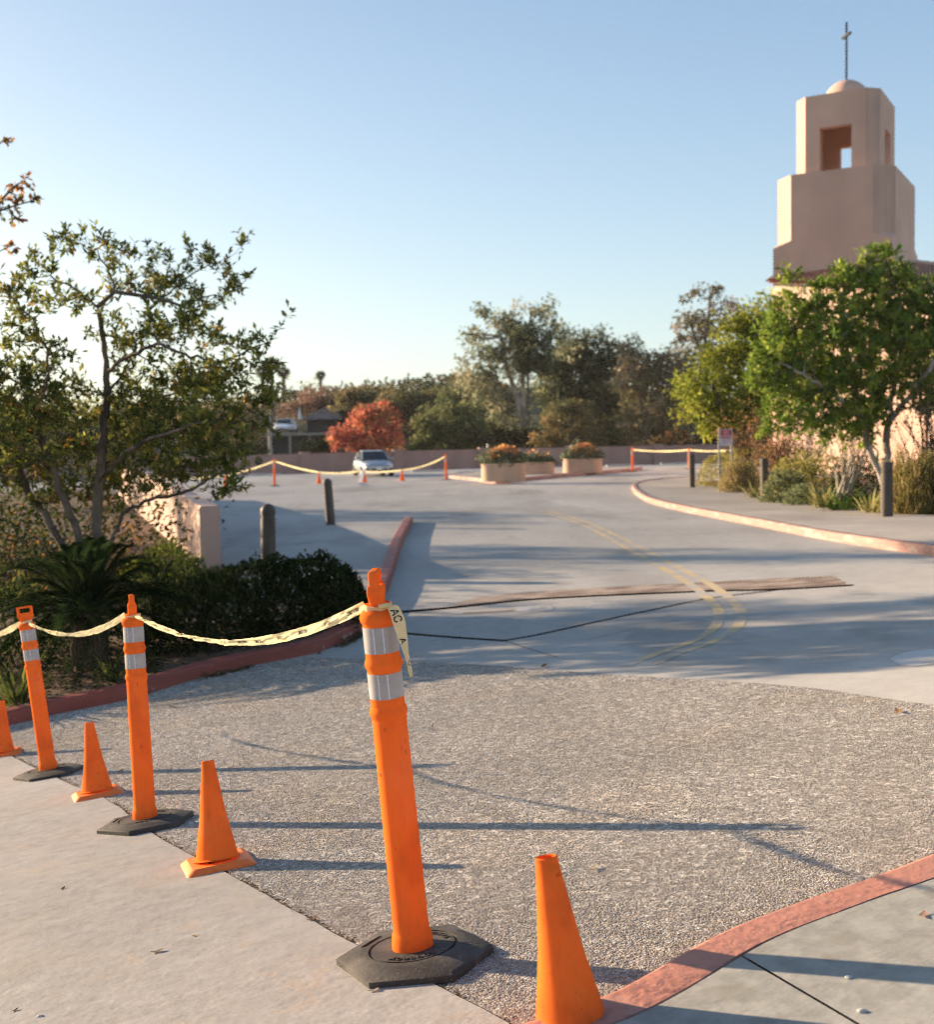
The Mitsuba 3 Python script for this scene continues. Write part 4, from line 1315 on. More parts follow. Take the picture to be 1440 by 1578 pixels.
# the silver car
def car(name, label, o, yaw, paint, s=1.0, plate=True):
    k = thing(name, label, 'car')
    M_ = np.eye(4); M_[:3, 3] = o; M_ = M_ @ rotz(yaw) @ np.diag([s, s, s, 1])
    # x forward-back (front at +x), y across
    st = [(2.22, .52, .36, .62), (2.14, .70, .28, .70), (1.9, .83, .24, .78), (1.3, .89, .22, .90), (.6, .90, .22, .97), (-.6, .90, .22, .99), (-1.5, .89, .22, 1.01), (-2.05, .82, .28, 1.0), (-2.25, .66, .42, .92)]
    rings = []
    for x, hw, z0, z1 in st:
        an = np.linspace(0, 2 * np.pi, 28, endpoint=False)
        cy, sz = np.cos(an), np.sin(an)
        y = np.sign(cy) * np.abs(cy)**.5 * hw; z = (z0 + z1) / 2 + np.sign(sz) * np.abs(sz)**.55 * (z1 - z0) / 2
        rings.append(np.stack([np.full(28, x), y, z], 1))
    v = np.vstack(rings); n = 28; R = len(rings)
    f = []
    for a in range(R - 1):
        for b in range(n):
            c, d = a * n + b, a * n + (b + 1) % n
            f += [[c, d, d + n], [c, d + n, c + n]]
    f += [[0, b + 1, b] for b in range(1, n - 1)] + [[(R - 1) * n, (R - 1) * n + b, (R - 1) * n + b + 1] for b in range(1, n - 1)]
    part(k, 'body', mv(trimesh.Trimesh(v, np.array(f), process=False), M_), paint, 50)
    gh = [(1.02, .73, .93), (.25, .60, 1.40), (-.55, .58, 1.43), (-1.25, .60, 1.33), (-1.85, .70, 1.0)]
    g = m3.Manifold.batch_hull([m3.Manifold.cube([.06, 2 * a, .02], True).translate([x, 0, z]) for x, a, z in gh] + [m3.Manifold.cube([2.7, 1.56, .02], True).translate([-.45, 0, .93])])
    part(k, 'window', mv(man(g), M_), 'dark_glass', 15)
    rf = m3.Manifold.batch_hull([rboxm(.12, 1.20, .05, .02, (.20, 0, 1.405)), rboxm(.12, 1.16, .05, .02, (-.55, 0, 1.445)), rboxm(.12, 1.18, .05, .02, (-1.2, 0, 1.36))])
    part(k, 'roof', mv(man(rf), M_), paint, 30)
    for sy in (-1, 1):
        pil = [tube(np.array([[1.05, sy * .76, .92], [.22, sy * .62, 1.41]]), .035, 6), tube(np.array([[-.5, sy * .80, .93], [-.52, sy * .62, 1.42]]), .04, 6), tube(np.array([[-1.9, sy * .72, .99], [-1.22, sy * .62, 1.35]]), .05, 6)]
        for q_ in pil: part(k, 'pillar', mv(cat([q_]), M_), paint, 40)
        part(k, 'headlight', mv(rbox(.26, .34, .15, .05, (2.0, sy * .62, .66)), M_), 'lamp_lens', 30)
        part(k, 'fog_recess', mv(rbox(.12, .26, .10, .03, (2.14, sy * .60, .42)), M_), 'black_print', 30)
        part(k, 'mirror', mv(rbox(.10, .20, .13, .04, (.78, sy * .98, 1.0)), M_), paint, 30)
        for x in (1.38, -1.38):
            wm = M_ @ frame([x, sy * .80, .315], [0, sy, 0], (1, 0, 0))
            w = part(k, 'wheel', mv(lathe([(.19, -.10), (.29, -.10), (.315, -.07), (.315, .08), (.29, .11), (.20, .115)], 28), wm), 'tyre', 40)
            part(w, 'rim', mv(lathe([(.0001, .09), (.05, .095), (.16, .075), (.20, .10)], 20), wm), 'grey_metal', 40)
    part(k, 'grille', mv(rbox(.12, .92, .20, .04, (2.16, 0, .43)), M_), 'black_print', 30)
    if plate: part(k, 'number_plate', mv(bx(2.215, 2.235, -.17, .17, .40, .53), M_), 'plate_white')
    return k


q = at(571, 735)
car('parked_car', 'silver sedan parked facing us against the perimeter wall under the red tree', q + [0, 1.6, .0], math.radians(-76), 'car_silver', .87)

# dark two-level house with carport beyond the wall
HD = 112.
k = thing('carport_house', 'dark two-level hillside house with a garage door under a car deck', 'house')
a, b = pt(409, 700, HD), pt(512, 700, HD)
zl = lambda py: pt(450, py, HD)[2]
part(k, 'wall', bx(a[0], b[0], HD, HD + 9, -1.5, zl(672)), 'dark_siding')
g0, g1 = pt(418, 700, HD)[0], pt(448, 700, HD)[0]
part(k, 'garage_door', bx(g0, g1, HD - .06, HD + .02, -1.5, zl(676)), 'garage_green')
part(k, 'deck', bx(a[0] - .4, b[0] + .2, HD - 1.2, HD + 3.9, zl(671), zl(668)), 'grey_metal')
for px in (419, 450, 480):
    x = pt(px, 690, HD)[0]; part(k, 'post', bx(x - .09, x + .09, HD - 1.1, HD - .92, -1.5, zl(671)), 'grey_metal')
part(k, 'railing', cat([bx(a[0], b[0], HD - 1.1, HD - 1.06, z_, z_ + .05) for z_ in np.linspace(zl(667), zl(663), 3)]), 'dark_metal', kind='stuff')
part(k, 'upper_wall', bx(pt(449, 0, HD)[0], b[0], HD + 4, HD + 9, zl(668), zl(646)), 'dark_siding')
rm = m3.Manifold.batch_hull([m3.Manifold.cube([b[0] - pt(455, 0, HD)[0] + 1.2, 6.6, .1], True).translate([(b[0] + pt(455, 0, HD)[0]) / 2, HD + 6, zl(646)]), m3.Manifold.cube([b[0] - pt(472, 0, HD)[0], .1, .1], True).translate([(b[0] + pt(470, 0, HD)[0]) / 2, HD + 6.5, zl(627)])])
part(k, 'roof', man(rm), 'dark_roof')
gx_ = pt(462, 640, HD + 3.4)
tri = man(m3.Manifold.extrude(m3.CrossSection([[(-.22, 0), (.22, 0), (.03, 1.15), (-.03, 1.15)]]), .1)); tri.vertices = tri.vertices[:, [0, 2, 1]]; tri.faces = tri.faces[:, ::-1]
mm = np.eye(4); mm[:3, 3] = [gx_[0], HD + 3.3, zl(645)]
part(k, 'gable_end', mv(tri, mm), 'white_trim', label='narrow sunlit white gable end')
mm = pt(440, 668, HD + 1)
car('deck_car', 'white car parked on the upper deck of the dark house', np.array([mm[0], HD + 1.2, zl(668)]), math.radians(-90), 'car_white', plate=False)


def pole(name, label, px0, px1, d, r_, m_, arms=True):
    k = thing(name, label, 'pole')
    a, b = pt(*px0, d), pt(*px1, d); a[2] = -1.5
    part(k, 'shaft', cat([tube(np.array([a, b]), np.array([r_, r_ * .75]), 10)]), m_, 40)
    if arms:
        part(k, 'crossarm', bx(b[0] - .8, b[0] + .8, d - .07, d + .05, b[2] - .6, b[2] - .5), 'dark_metal')
        part(k, 'insulator', cat([bx(b[0] + x - .05, b[0] + x + .05, d - .1, d + .06, b[2] - .5, b[2] - .3) for x in (-.7, -.3, .3, .7)]), 'lamp_lens', kind='stuff')


pole('utility_pole', 'pale concrete pole in front of the dark house', (418, 720), (415, 640), 100., .19, 'pole_concrete', False)
pole('utility_pole', 'white utility pole standing among the brown trees behind the far island post', (967, 700), (966, 612), 100., .15, 'pole_concrete')
pole('utility_pole', 'short grey pipe post behind the perimeter wall left of the nearest planter', (752, 700), (752, 684), 76., .10, 'grey_metal', False)

# ================================================================== planting
LAUREL = [(5, (.10, .13, .036)), (4, (.18, .20, .05)), (2, (.31, .29, .07)), (.5, (.34, .22, .07))]
# ---- big multi-stemmed tree on the left
r = np.random.default_rng(5)
D0 = 12.6
k = thing('leaning_tree', 'large multi-stemmed olive green tree with open wind-shaped crown over the dark planting', 'tree')


def limb(*q, d=D0):
    return np.array([pt(a, b, d + (c[0] if c else 0)) for a, b, *c in q])


gb = pt(140, 958, D0)
gb[2] = H(gb[0], gb[1])
limbs = [
    np.vstack([gb, limb((146, 880), (149, 800), (152, 742), (156, 690), (163, 630), (164, 573), (158, 520), (153, 485))]),
    np.vstack([gb, limb((134, 900, -.15), (119, 820, -.2), (97, 765, -.3), (84, 730, -.4), (70, 690, -.5), (52, 640, -.6), (34, 600, -.7))]),
    np.vstack([gb, limb((124, 905, .25), (96, 840, .35), (70, 795, .5), (45, 765, .7), (24, 705, .9), (5, 655, 1.0))]),
    np.vstack([gb, limb((158, 890, .2), (172, 828, .3), (196, 783, .5), (229, 771, .3), (279, 760, 0), (322, 742, -.3), (352, 715, -.4))]),
    limb((153, 485), (147, 470), (110, 443, -.4), (88, 430, -.5), (67, 425, -.6), (34, 427, -.8)),
    limb((153, 485), (166, 466, .3), (177, 450, .4), (200, 430, .5), (232, 415, .6)),
    limb((177, 450), (172, 425, 0), (160, 405, -.2), (150, 385, -.2)),
    limb((164, 573), (200, 550, -.3), (243, 527, -.6), (268, 540, -.7), (290, 550, -.8), (337, 557, -1.0), (372, 548, -1.1), (408, 528, -1.1), (432, 506, -1.1)),
    limb((163, 610), (190, 575, .6), (215, 520, .9), (233, 480, 1.0), (247, 460, 1.1), (275, 438, 1.2), (303, 418, 1.2), (350, 402, 1.2), (372, 380, 1.2)),
    limb((247, 460), (246, 425, 1.0), (238, 405, .9), (226, 388, .9)),
    limb((275, 470), (323, 457, 1.0), (348, 458, .9), (372, 440, .8)),
    limb((52, 640), (70, 600, -.9), (78, 560, -1.), (62, 515, -1.2), (43, 483, -1.3), (14, 455, -1.4)),
    limb((84, 730), (60, 705, -.9), (30, 690, -1.2), (0, 680, -1.4)),
    limb((152, 742), (190, 700, -.6), (240, 672, -1.0), (300, 655, -1.2), (360, 640, -1.2)),
    limb((156, 690), (195, 650, .7), (235, 615, 1.0), (300, 600, 1.2), (345, 590, 1.2)),
]
blobs = [(62, 405, 42, 24, -.5, .38), (105, 380, 40, 20, -.3, .40), (140, 375, 34, 22, -.2, .46), (185, 385, 36, 20, 0, .46), (240, 392, 30, 22, .6, .40), (305, 398, 42, 22, 1.1, .46), (350, 425, 22, 24, 1.1, .46),
         (378, 432, 13, 17, .8, .8), (375, 376, 10, 6, 1.2, 1.2), (30, 450, 40, 30, -1.2, .5), (90, 470, 46, 34, -.4, .28), (205, 440, 46, 30, .4, .5), (270, 445, 40, 26, 1., .5), (310, 470, 36, 22, 1.0, .5),
         (30, 520, 44, 50, -1.2, .55), (75, 545, 46, 34, -.8, .4), (200, 520, 60, 34, 0, .55), (260, 505, 55, 34, -.3, .8), (315, 515, 28, 34, .2, .7), (222, 560, 55, 24, 0, .5),
         (365, 530, 32, 20, -1.1, .9), (412, 512, 22, 12, -1.1, 1.1), (432, 503, 10, 10, -1.1, 1.6), (345, 575, 55, 26, -1., .9), (390, 600, 45, 35, -1., 1.), (300, 590, 60, 30, .3, .8),
         (50, 600, 70, 50, -.5, .9), (120, 620, 70, 44, .3, .8), (200, 630, 70, 40, .4, .9), (280, 640, 80, 44, -.3, 1.), (350, 650, 70, 44, -1., 1.), (20, 660, 60, 60, -.9, .9), (100, 680, 80, 46, 0, .8),
         (190, 690, 80, 50, .3, .9), (280, 700, 76, 42, -.4, 1.), (345, 700, 50, 44, -.8, 1.), (60, 740, 70, 40, .8, .6), (130, 745, 80, 34, .9, .7), (240, 725, 60, 24, 0, .6), (345, 745, 36, 26, -.5, .9),
         (-60, 640, 90, 120, 0, .8), (-110, 540, 90, 80, .5, .6), (-90, 730, 90, 60, .8, .8)]
nodes, par = grow(limbs, blob_points(blobs, D0, 80.0, r, 1.1), .10, .9, .13, 110, r, .32)
nodes, par = laterals(nodes, par, 2.1, .15, 14, r)
tm, rad, tips = skeleton_mesh(nodes, par, .088, .0011)
part(k, 'trunk', tm, 'bark', True)
mc = crown_from_tips(nodes, par, rad, tips, r, 6.5, .088, .034, LAUREL, maxtips=2)
part_leaves(k, 'crown', mc, 'leaf_gloss', kind='stuff')

# ---- autumn-leaved tree whose branch tips reach in at the top left
r = np.random.default_rng(6)
DA = 15.5
k = thing('autumn_tree', 'bare-branched tree with rusty orange leaves reaching in from the edge of the picture', 'tree')
b0 = pt(-190, 900, DA); b0[2] = H(b0[0], b0[1])
limbs = [np.vstack([b0, limb((-185, 760), (-170, 600), (-160, 480), (-140, 380), (-120, 280), (-110, 180), d=DA)]),
         limb((-160, 480), (-110, 420), (-60, 375), (-10, 330), (30, 318), (56, 305), d=DA), limb((-120, 280), (-80, 255), (-30, 235), (0, 222), (14, 216), d=DA),
         limb((-60, 375), (-20, 345), (10, 300), (38, 278), d=DA), limb((-110, 420), (-50, 400), (0, 388), (24, 378), d=DA), limb((-170, 600), (-220, 480), (-260, 380), (-280, 300), d=DA)]
blobs = [(8, 218, 14, 10, 0, .8), (34, 290, 20, 14, 0, .7), (50, 310, 18, 16, 0, 1.), (22, 322, 30, 12, 0, .6), (14, 345, 18, 10, 0, .7), (18, 385, 20, 16, 0, .8), (-60, 330, 60, 50, 0, .5), (-110, 240, 60, 50, 0, .6), (-150, 380, 70, 70, .5, .5),
         (-250, 340, 70, 70, 0, .5), (-240, 470, 80, 70, 0, .5), (-120, 520, 70, 60, .6, .5)]
nodes, par = grow(limbs, blob_points(blobs, DA, 26.0, r, 1.), .13, .8, .16, 70, r, .3)
nodes, par = laterals(nodes, par, .7, .13, 8, r)
tm, rad, tips = skeleton_mesh(nodes, par, .12, .0045)
part(k, 'trunk', tm, 'bark', True)
part_leaves(k, 'crown', crown_from_tips(nodes, par, rad, tips, r, 5.5, .10, .065, [(3, (.36, .19, .07)), (2, (.28, .14, .055)), (3, (.42, .27, .10)), (2, (.20, .18, .06))], maxtips=2), kind='stuff')

# ---- trees standing further left, out of the picture, whose shade streaks the drive
far_tree('shade_tree', 'dense evergreen tree on the slope beyond the garden wall, outside the picture', 'tree', 26., [(-330, 560, 130, 90), (-240, 610, 90, 60), (-420, 640, 100, 70), (-300, 480, 90, 60)],
         [(3, (.05, .075, .025)), (2, (.09, .11, .03))], .12, 5200, [[(-320, 760, 26), (-315, 620, 26), (-310, 500, 26)]], 21, clumpr=.42)
far_tree('shade_tree', 'spreading evergreen tree left of the orange-leaved tree, outside the picture', 'tree', 19., [(-420, 600, 120, 80), (-520, 560, 120, 100), (-380, 500, 90, 60)],
         [(3, (.05, .075, .025)), (2, (.09, .11, .03))], .11, 4600, [[(-430, 860, 19), (-435, 680, 19), (-430, 540, 19)]], 22, clumpr=.34)
far_tree('shade_tree', 'tall evergreen tree at the side of the lot far left, outside the picture', 'tree', 38., [(-300, 560, 90, 60), (-220, 590, 70, 50), (-390, 600, 90, 60), (-180, 640, 60, 30)],
         [(3, (.05, .075, .025)), (2, (.09, .11, .03))], .15, 4200, [[(-290, 740, 38), (-290, 620, 38), (-285, 540, 38)]], 23, clumpr=.5)

# ---- cycad with arching fronds
r = np.random.default_rng(7)
c = pt(138, 985, 11.7); c[2] = H(c[0], c[1]) + .09
k = thing('cycad', 'dark sago cycad with long arching feathery fronds beneath the leaning tree', 'plant')
part(k, 'trunk', mv(lathe([(.16, -.1), (.19, .2), (.17, .42), (.10, .54), (.0001, .57)], 18), np.array([[1, 0, 0, c[0]], [0, 1, 0, c[1]], [0, 0, 1, c[2]], [0, 0, 0, 1.]])), 'soil', 40)
nf = 58
for i in range(nf):
    a = i * 2.39996 + r.normal() * .1; el = -.12 + 1.45 * (i / nf) + r.normal() * .06
    L = 1.6 * r.uniform(.8, 1.15) * (1 - .2 * (i / nf))
    t = np.linspace(0, 1, 26)
    hd = np.array([math.cos(a), math.sin(a), 0])
    ln = c + [0, 0, .52] + hd * (np.cos(el) * L * t * (1 - .12 * t**2))[:, None] + np.array([0, 0, 1.]) * (np.sin(el) * L * t * 1.05 - .62 * L * t**2.2 * np.cos(el * .6))[:, None]
    tg = np.gradient(ln, axis=0); tg /= np.linalg.norm(tg, axis=1, keepdims=True)
    sd = np.cross(tg, [0, 0, 1.]); sd /= np.linalg.norm(sd, axis=1, keepdims=True); upn = np.cross(sd, tg)
    u = np.repeat(np.linspace(.12, 1, 46), 2); sg = np.tile([1., -1.], 46)
    iu = u * 25; i0 = np.minimum(iu.astype(int), 24); fr_ = (iu - i0)[:, None]
    P = ln[i0] * (1 - fr_) + ln[i0 + 1] * fr_
    dr_ = sd[i0] * sg[:, None] * .9 + tg[i0] * .65 + upn[i0] * .32
    ll = .20 * np.sin(np.clip(u * .93 + .1, 0, 1) * np.pi)**.55 * r.uniform(.85, 1.1, len(u))
    mcl = leaves(P, dr_, upn[i0], ll, .017, np.clip(np.array([.018, .034, .012]) * r.uniform(.6, 1.5) * (1 + .15 * r.normal(size=(len(u), 1))), .004, 1), fold=.1)
    rt = tube(ln, np.linspace(.009, .003, 26), 4)
    mm_ = cat([mcl[0], rt]); cc = np.vstack([mcl[1], np.tile([.05, .06, .02], (len(rt[0]), 1))])
    part_leaves(k, 'frond', (mm_, cc), 'leaf_gloss')

# ---- hedge behind the kerb, and shrubs round it
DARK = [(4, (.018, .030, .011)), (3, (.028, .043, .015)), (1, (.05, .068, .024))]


def hedge(name, label, pts, seed, pal, leaf, n, bs='leaf_gloss', wf=.55):
    r = np.random.default_rng(seed)
    k = thing(name, label, 'hedge' if 'hedge' in name else 'shrub')
    ms = []; st = []
    for c, rad in pts:
        u = unit(n, r); u[:, 2] = np.abs(u[:, 2])
        lump = 1 + .30 * (meshkit.fbm(u * 3 + seed, 3) - .5) * 2
        s = np.where(r.uniform(size=n) < .25, r.uniform(.6, 1, n), r.uniform(.93, 1.04, n))
        sq = 1 / (np.abs(u)**2.6).sum(1)**(1 / 2.6)
        pos = c + u * rad * (lump * s * (1 + .55 * (sq - 1)))[:, None]
        col = np.clip(tint(n, pal, r, .25) * (.7 + .6 * meshkit.fbm(pos * 3, 3)[:, None]), .004, .9)
        ms.append(leaves(pos, u + unit(n, r) * .8 + [0, 0, .5], unit(n, r) * .5 + u, leaf * r.uniform(.7, 1.2, n), leaf * wf, col))
        for _ in range(6):
            e = unit(1, r)[0]; e[2] = abs(e[2]); q = smoothline([c + [0, 0, -.05] + r.normal(size=3) * [.1, .1, 0], c + e * rad * .45 + r.normal(size=3) * .03, c + e * rad * .85], .12)
            st.append(tube(q, np.linspace(.016, .005, len(q)), 5))
    part_leaves(k, 'foliage', merge_leaves(ms), bs)
    part(k, 'stem', cat(st), 'bark', True)
    return k


def onb(px, py, d):
    q = pt(px, py, d); q[2] = H(q[0], q[1]) + .09
    return q


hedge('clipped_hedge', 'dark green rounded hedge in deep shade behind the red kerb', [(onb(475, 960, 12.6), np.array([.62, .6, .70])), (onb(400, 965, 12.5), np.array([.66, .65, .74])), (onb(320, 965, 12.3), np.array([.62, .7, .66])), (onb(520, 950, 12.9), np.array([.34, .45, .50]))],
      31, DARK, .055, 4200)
mound('lime_shrub', 'sunlit yellow green shrub in front of the pink garden wall', 'shrub', onb(256, 900, 15.4), (.58, .6, .64), [(3, (.24, .26, .045)), (2, (.15, .18, .04)), (1, (.08, .10, .03))], .085, 1900, 32, 'leaf_gloss', upright=.6, rough=.5)
mound('lime_shrub', 'darker olive shrub between the lime shrub and the end of the wall', 'shrub', onb(300, 895, 14.9), (.5, .5, .46), [(3, (.06, .08, .025)), (1, (.14, .15, .04))], .08, 1000, 33, 'leaf_gloss', upright=.5, rough=.5)
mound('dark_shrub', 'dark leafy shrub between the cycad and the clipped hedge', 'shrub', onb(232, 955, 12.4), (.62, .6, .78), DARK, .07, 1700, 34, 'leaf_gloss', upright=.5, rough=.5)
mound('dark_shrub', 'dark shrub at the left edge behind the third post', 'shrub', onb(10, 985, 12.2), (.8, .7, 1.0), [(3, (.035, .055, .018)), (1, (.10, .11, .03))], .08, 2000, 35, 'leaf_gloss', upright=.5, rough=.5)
mound('rusty_shrub', 'shrub with rusty orange leaves glowing behind the tree stems', 'shrub', onb(40, 900, 16.5), (1.0, .8, 1.0), [(1, (.34, .16, .06)), (2, (.17, .12, .05)), (6, (.07, .085, .03))], .10, 1100, 36, upright=.4, rough=.6, shell=.3)
mound('rusty_shrub', 'small orange-leaved shrub beside the sunny end of the garden wall', 'shrub', onb(195, 880, 16.3), (.30, .3, .9), [(3, (.45, .20, .07)), (2, (.32, .18, .06)), (2, (.12, .11, .04))], .11, 150, 37, upright=.4, rough=.6, shell=.3)
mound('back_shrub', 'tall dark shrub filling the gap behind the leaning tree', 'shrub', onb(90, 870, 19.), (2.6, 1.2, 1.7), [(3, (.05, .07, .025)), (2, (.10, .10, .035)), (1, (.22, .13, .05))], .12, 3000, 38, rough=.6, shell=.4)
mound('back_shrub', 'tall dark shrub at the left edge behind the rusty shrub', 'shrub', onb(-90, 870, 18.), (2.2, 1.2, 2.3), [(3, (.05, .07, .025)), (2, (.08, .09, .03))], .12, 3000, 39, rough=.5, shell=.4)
clump('strap_plant', 'tuft of green strap leaves at the left edge in front of the cycad', 'plant', onb(22, 1030, 10.5), 60, .62, .028, [(3, (.07, .10, .03)), (1, (.13, .15, .04))], 41, .22, 1.1, .5)
clump('strap_plant', 'smaller tuft of strap leaves under the cycad beside the second post', 'plant', onb(172, 1000, 10.9), 34, .40, .024, [(3, (.06, .09, .03)), (1, (.12, .13, .04))], 42, .16, 1.2, .5)

# ---- right-hand planting
r = np.random.default_rng(8)
GREEN = [(3, (.14, .22, .04)), (3, (.23, .315, .058)), (2, (.35, .40, .08))]
DR = 24.
k = thing('street_tree', 'dense glossy green tree with three pale stems in front of the church', 'tree')


def limbR(*q, d=DR):
    return np.array([pt(a, b, d + (c[0] if c else 0)) for a, b, *c in q])


g0 = onb(1372, 800, DR)
limbs = [np.vstack([g0, limbR((1366, 765), (1353, 725), (1341, 690), (1332, 650), (1318, 600), (1305, 540), (1300, 480))]), limbR((1366, 765), (1366, 735), (1366, 690), (1370, 650), (1380, 590), (1390, 520), (1385, 450)),
         limbR((1360, 745), (1350, 700, .3), (1345, 670, .5), (1350, 620, .8), (1340, 560, 1.0)), limbR((1332, 650), (1290, 610, -.3), (1245, 580, -.5), (1205, 560, -.5)), limbR((1370, 650), (1410, 600, -.3), (1440, 560, -.5), (1470, 530, -.5)),
         limbR((1318, 600), (1270, 540, .3), (1235, 490, .4))]
blobs = [(1345, 450, 60, 34), (1330, 424, 46, 20, 0, .8), (1388, 424, 34, 20, 0, .6), (1300, 440, 40, 26), (1250, 478, 42, 32), (1400, 456, 50, 32), (1440, 480, 60, 46), (1205, 520, 46, 44), (1280, 520, 76, 66), (1365, 520, 80, 66), (1440, 550, 70, 70), (1180, 575, 34, 40), (1240, 600, 66, 50), (1310, 610, 70, 52),
         (1390, 600, 50, 40, 0, .9), (1215, 645, 40, 30, 0, .8), (1285, 660, 50, 26, 0, .8), (1330, 650, 36, 24, 0, .5), (1460, 590, 60, 50, 0, 1.1), (1425, 600, 36, 40, 0, .9), (1374, 392, 12, 14, 0, 1.5), (1340, 405, 16, 14, 0, 1.2), (1226, 432, 16, 16), (1500, 520, 60, 80)]
nodes, par = grow(limbs, blob_points(blobs, DR, 40.0, r, .85), .17, 1.4, .2, 90, r, .3)
nodes, par = laterals(nodes, par, 2.7, .30, 30, r)
tm, rad, tips = skeleton_mesh(nodes, par, .095, .003)
part(k, 'trunk', tm, 'bark_pale', True)
mc = crown_from_tips(nodes, par, rad, tips, r, 11, .15, .066, GREEN, spread=2., maxtips=2)
part_leaves(k, 'crown', mc, 'leaf_gloss', kind='stuff')
far_tree('street_tree', 'yellow green tree standing behind the parking sign left of the church tower', 'tree', 36., [(1185, 478, 30, 22), (1150, 525, 48, 34), (1205, 530, 46, 50), (1105, 575, 44, 40), (1165, 590, 60, 46), (1075, 620, 32, 36), (1125, 640, 46, 26), (1100, 648, 26, 18), (1225, 600, 40, 60), (1160, 500, 26, 26), (1120, 505, 14, 18, 0, .5)],
         [(4, (.25, .285, .045)), (3, (.33, .345, .06)), (2, (.15, .19, .035))], .17, 12500, [[(1150, 735, 36), (1152, 650, 36), (1158, 560, 36), (1165, 500, 36)], [(1150, 735, 36), (1120, 640, 36), (1100, 600, 36)]], 24, clumpr=.5, bsdf='leaf_gloss')


def bare_shrub(name, label, px, py, d, h_px, spread_px, n, seed, m_, leafpal=None, nl=0, leaf=.09, r0=.03):
    r = np.random.default_rng(seed)
    k = thing(name, label, 'shrub')
    b = onb(px, py, d); st = []; tp = []
    for i in range(n):
        a = r.uniform(0, 2 * np.pi); sp = r.uniform(.15, 1) * spread_px * d / F; hh = h_px * d / F * r.uniform(.75, 1.05)
        e = b + [math.cos(a) * sp, math.sin(a) * sp * .7, hh]
        m1 = b + (e - b) * .45 + np.array([math.cos(a) * sp, math.sin(a) * sp, 0]) * -.12 + r.normal(size=3) * .05
        q = smoothline([b + r.normal(size=3) * [.09, .09, 0], m1, e], .15); rr_ = r0 * r.uniform(.6, 1.1)
        st.append(tube(q, np.linspace(rr_, rr_ * .25, len(q)), 6))
        for _ in range(5):
            j = r.integers(len(q) // 3, len(q)); dd = (q[-1] - q[0]) / np.linalg.norm(q[-1] - q[0]) + unit(1, r)[0] * .7; l = r.uniform(.25, .6) * hh * .5
            q2 = smoothline([q[j], q[j] + dd * l * .5 + r.normal(size=3) * .03, q[j] + dd * l + [0, 0, .05]], .12); st.append(tube(q2, np.linspace(rr_ * .4, rr_ * .1, len(q2)), 4)); tp.append(q2[1:])
    part(k, 'stem', cat(st), m_, True)
    if nl:
        tp = np.vstack(tp); p = tp[r.integers(0, len(tp), nl)] + r.normal(size=(nl, 3)) * .08
        part_leaves(k, 'foliage', leaves(p, unit(nl, r), unit(nl, r) + [0, 0, 1], leaf * r.uniform(.7, 1.2, nl), leaf * .5, tint(nl, leafpal, r)))
    return k


bare_shrub('crape_myrtle', 'leafless crape myrtle with a fan of pale stems by the round dark hedge', 1305, 752, 25., 125, 46, 17, 61, 'bark_pale', [(1, (.22, .15, .07))], 60)
bare_shrub('bare_shrub', 'reddish bare shrub with rust leaves behind the parking sign', 1196, 738, 31., 92, 46, 16, 62, 'bark', [(3, (.36, .19, .11)), (2, (.30, .18, .10))], 1100, .10)
bare_shrub('bare_shrub', 'tan bare-twigged shrub between the sign and the reddish shrub', 1148, 735, 34., 95, 42, 14, 63, 'bark', [(3, (.30, .16, .06)), (2, (.20, .13, .06))], 800, .10)
bare_shrub('bare_shrub', 'pinkish bare shrub against the sunny church wall', 1245, 735, 31., 95, 40, 15, 64, 'bark_pale', [(3, (.34, .15, .08)), (1, (.20, .12, .05))], 250, .09)
bare_shrub('bare_shrub', 'twiggy brown shrub at the right edge beside the green tree', 1436, 775, 23., 170, 62, 20, 65, 'bark', [(3, (.24, .15, .05)), (2, (.14, .12, .04))], 700, .08)
OLV = [(4, (.31, .285, .085)), (2, (.40, .35, .11)), (2, (.19, .185, .06))]
hedge('clipped_mound', 'low olive hedge mound at the far end of the planting behind the sign', [(onb(1118, 748, 35.6), np.array([.75, .8, 1.0])), (onb(1165, 752, 34.), np.array([.95, .9, 1.2])), (onb(1215, 745, 33.5), np.array([1., .9, 1.2]))], 43, OLV, .085, 2300, 'leaf_matte', .45)
hedge('clipped_mound', 'rounded olive green hedge in the middle of the planting', [(onb(1262, 758, 28.5), np.array([1.0, .8, 1.12])), (onb(1222, 762, 28.8), np.array([.6, .6, .95]))], 44, OLV, .08, 2600, 'leaf_matte', .45)
hedge('clipped_mound', 'round dark hedge in shade behind the bare crape myrtle', [(onb(1325, 762, 26.6), np.array([.62, .6, .98]))], 45, DARK, .07, 2600, 'leaf_gloss', .5)
mound('broom_shrub', 'tan brushy shrub with fine upright twigs beside the sign post', 'shrub', onb(1138, 758, 32.6), (.52, .45, .95), [(3, (.36, .29, .15)), (2, (.27, .24, .085)), (1, (.43, .33, .20))], .20, 2300, 46, wfac=.10, upright=2.2, shell=.3)
mound('broom_shrub', 'large olive brown broom-like shrub at the right edge of the planting', 'shrub', onb(1408, 800, 21.9), (.62, .6, 1.1), [(3, (.27, .235, .08)), (2, (.36, .285, .14)), (1, (.18, .165, .05))], .22, 4200, 47, wfac=.09, upright=2.4, shell=.25)
mound('broom_shrub', 'second olive broom shrub cut by the right edge behind the ribbed bollard', 'shrub', onb(1466, 800, 21.6), (.7, .6, 1.0), [(3, (.27, .235, .08)), (2, (.35, .275, .12))], .22, 3000, 48, wfac=.09, upright=2.4, shell=.25)
mound('grey_shrub', 'grey green leafy shrub right of the middle ribbed bollard', 'shrub', onb(1210, 772, 28.), (.55, .5, .66), [(3, (.17, .20, .10)), (2, (.25, .26, .15)), (1, (.10, .12, .05))], .11, 1500, 49, upright=.6, rough=.5)
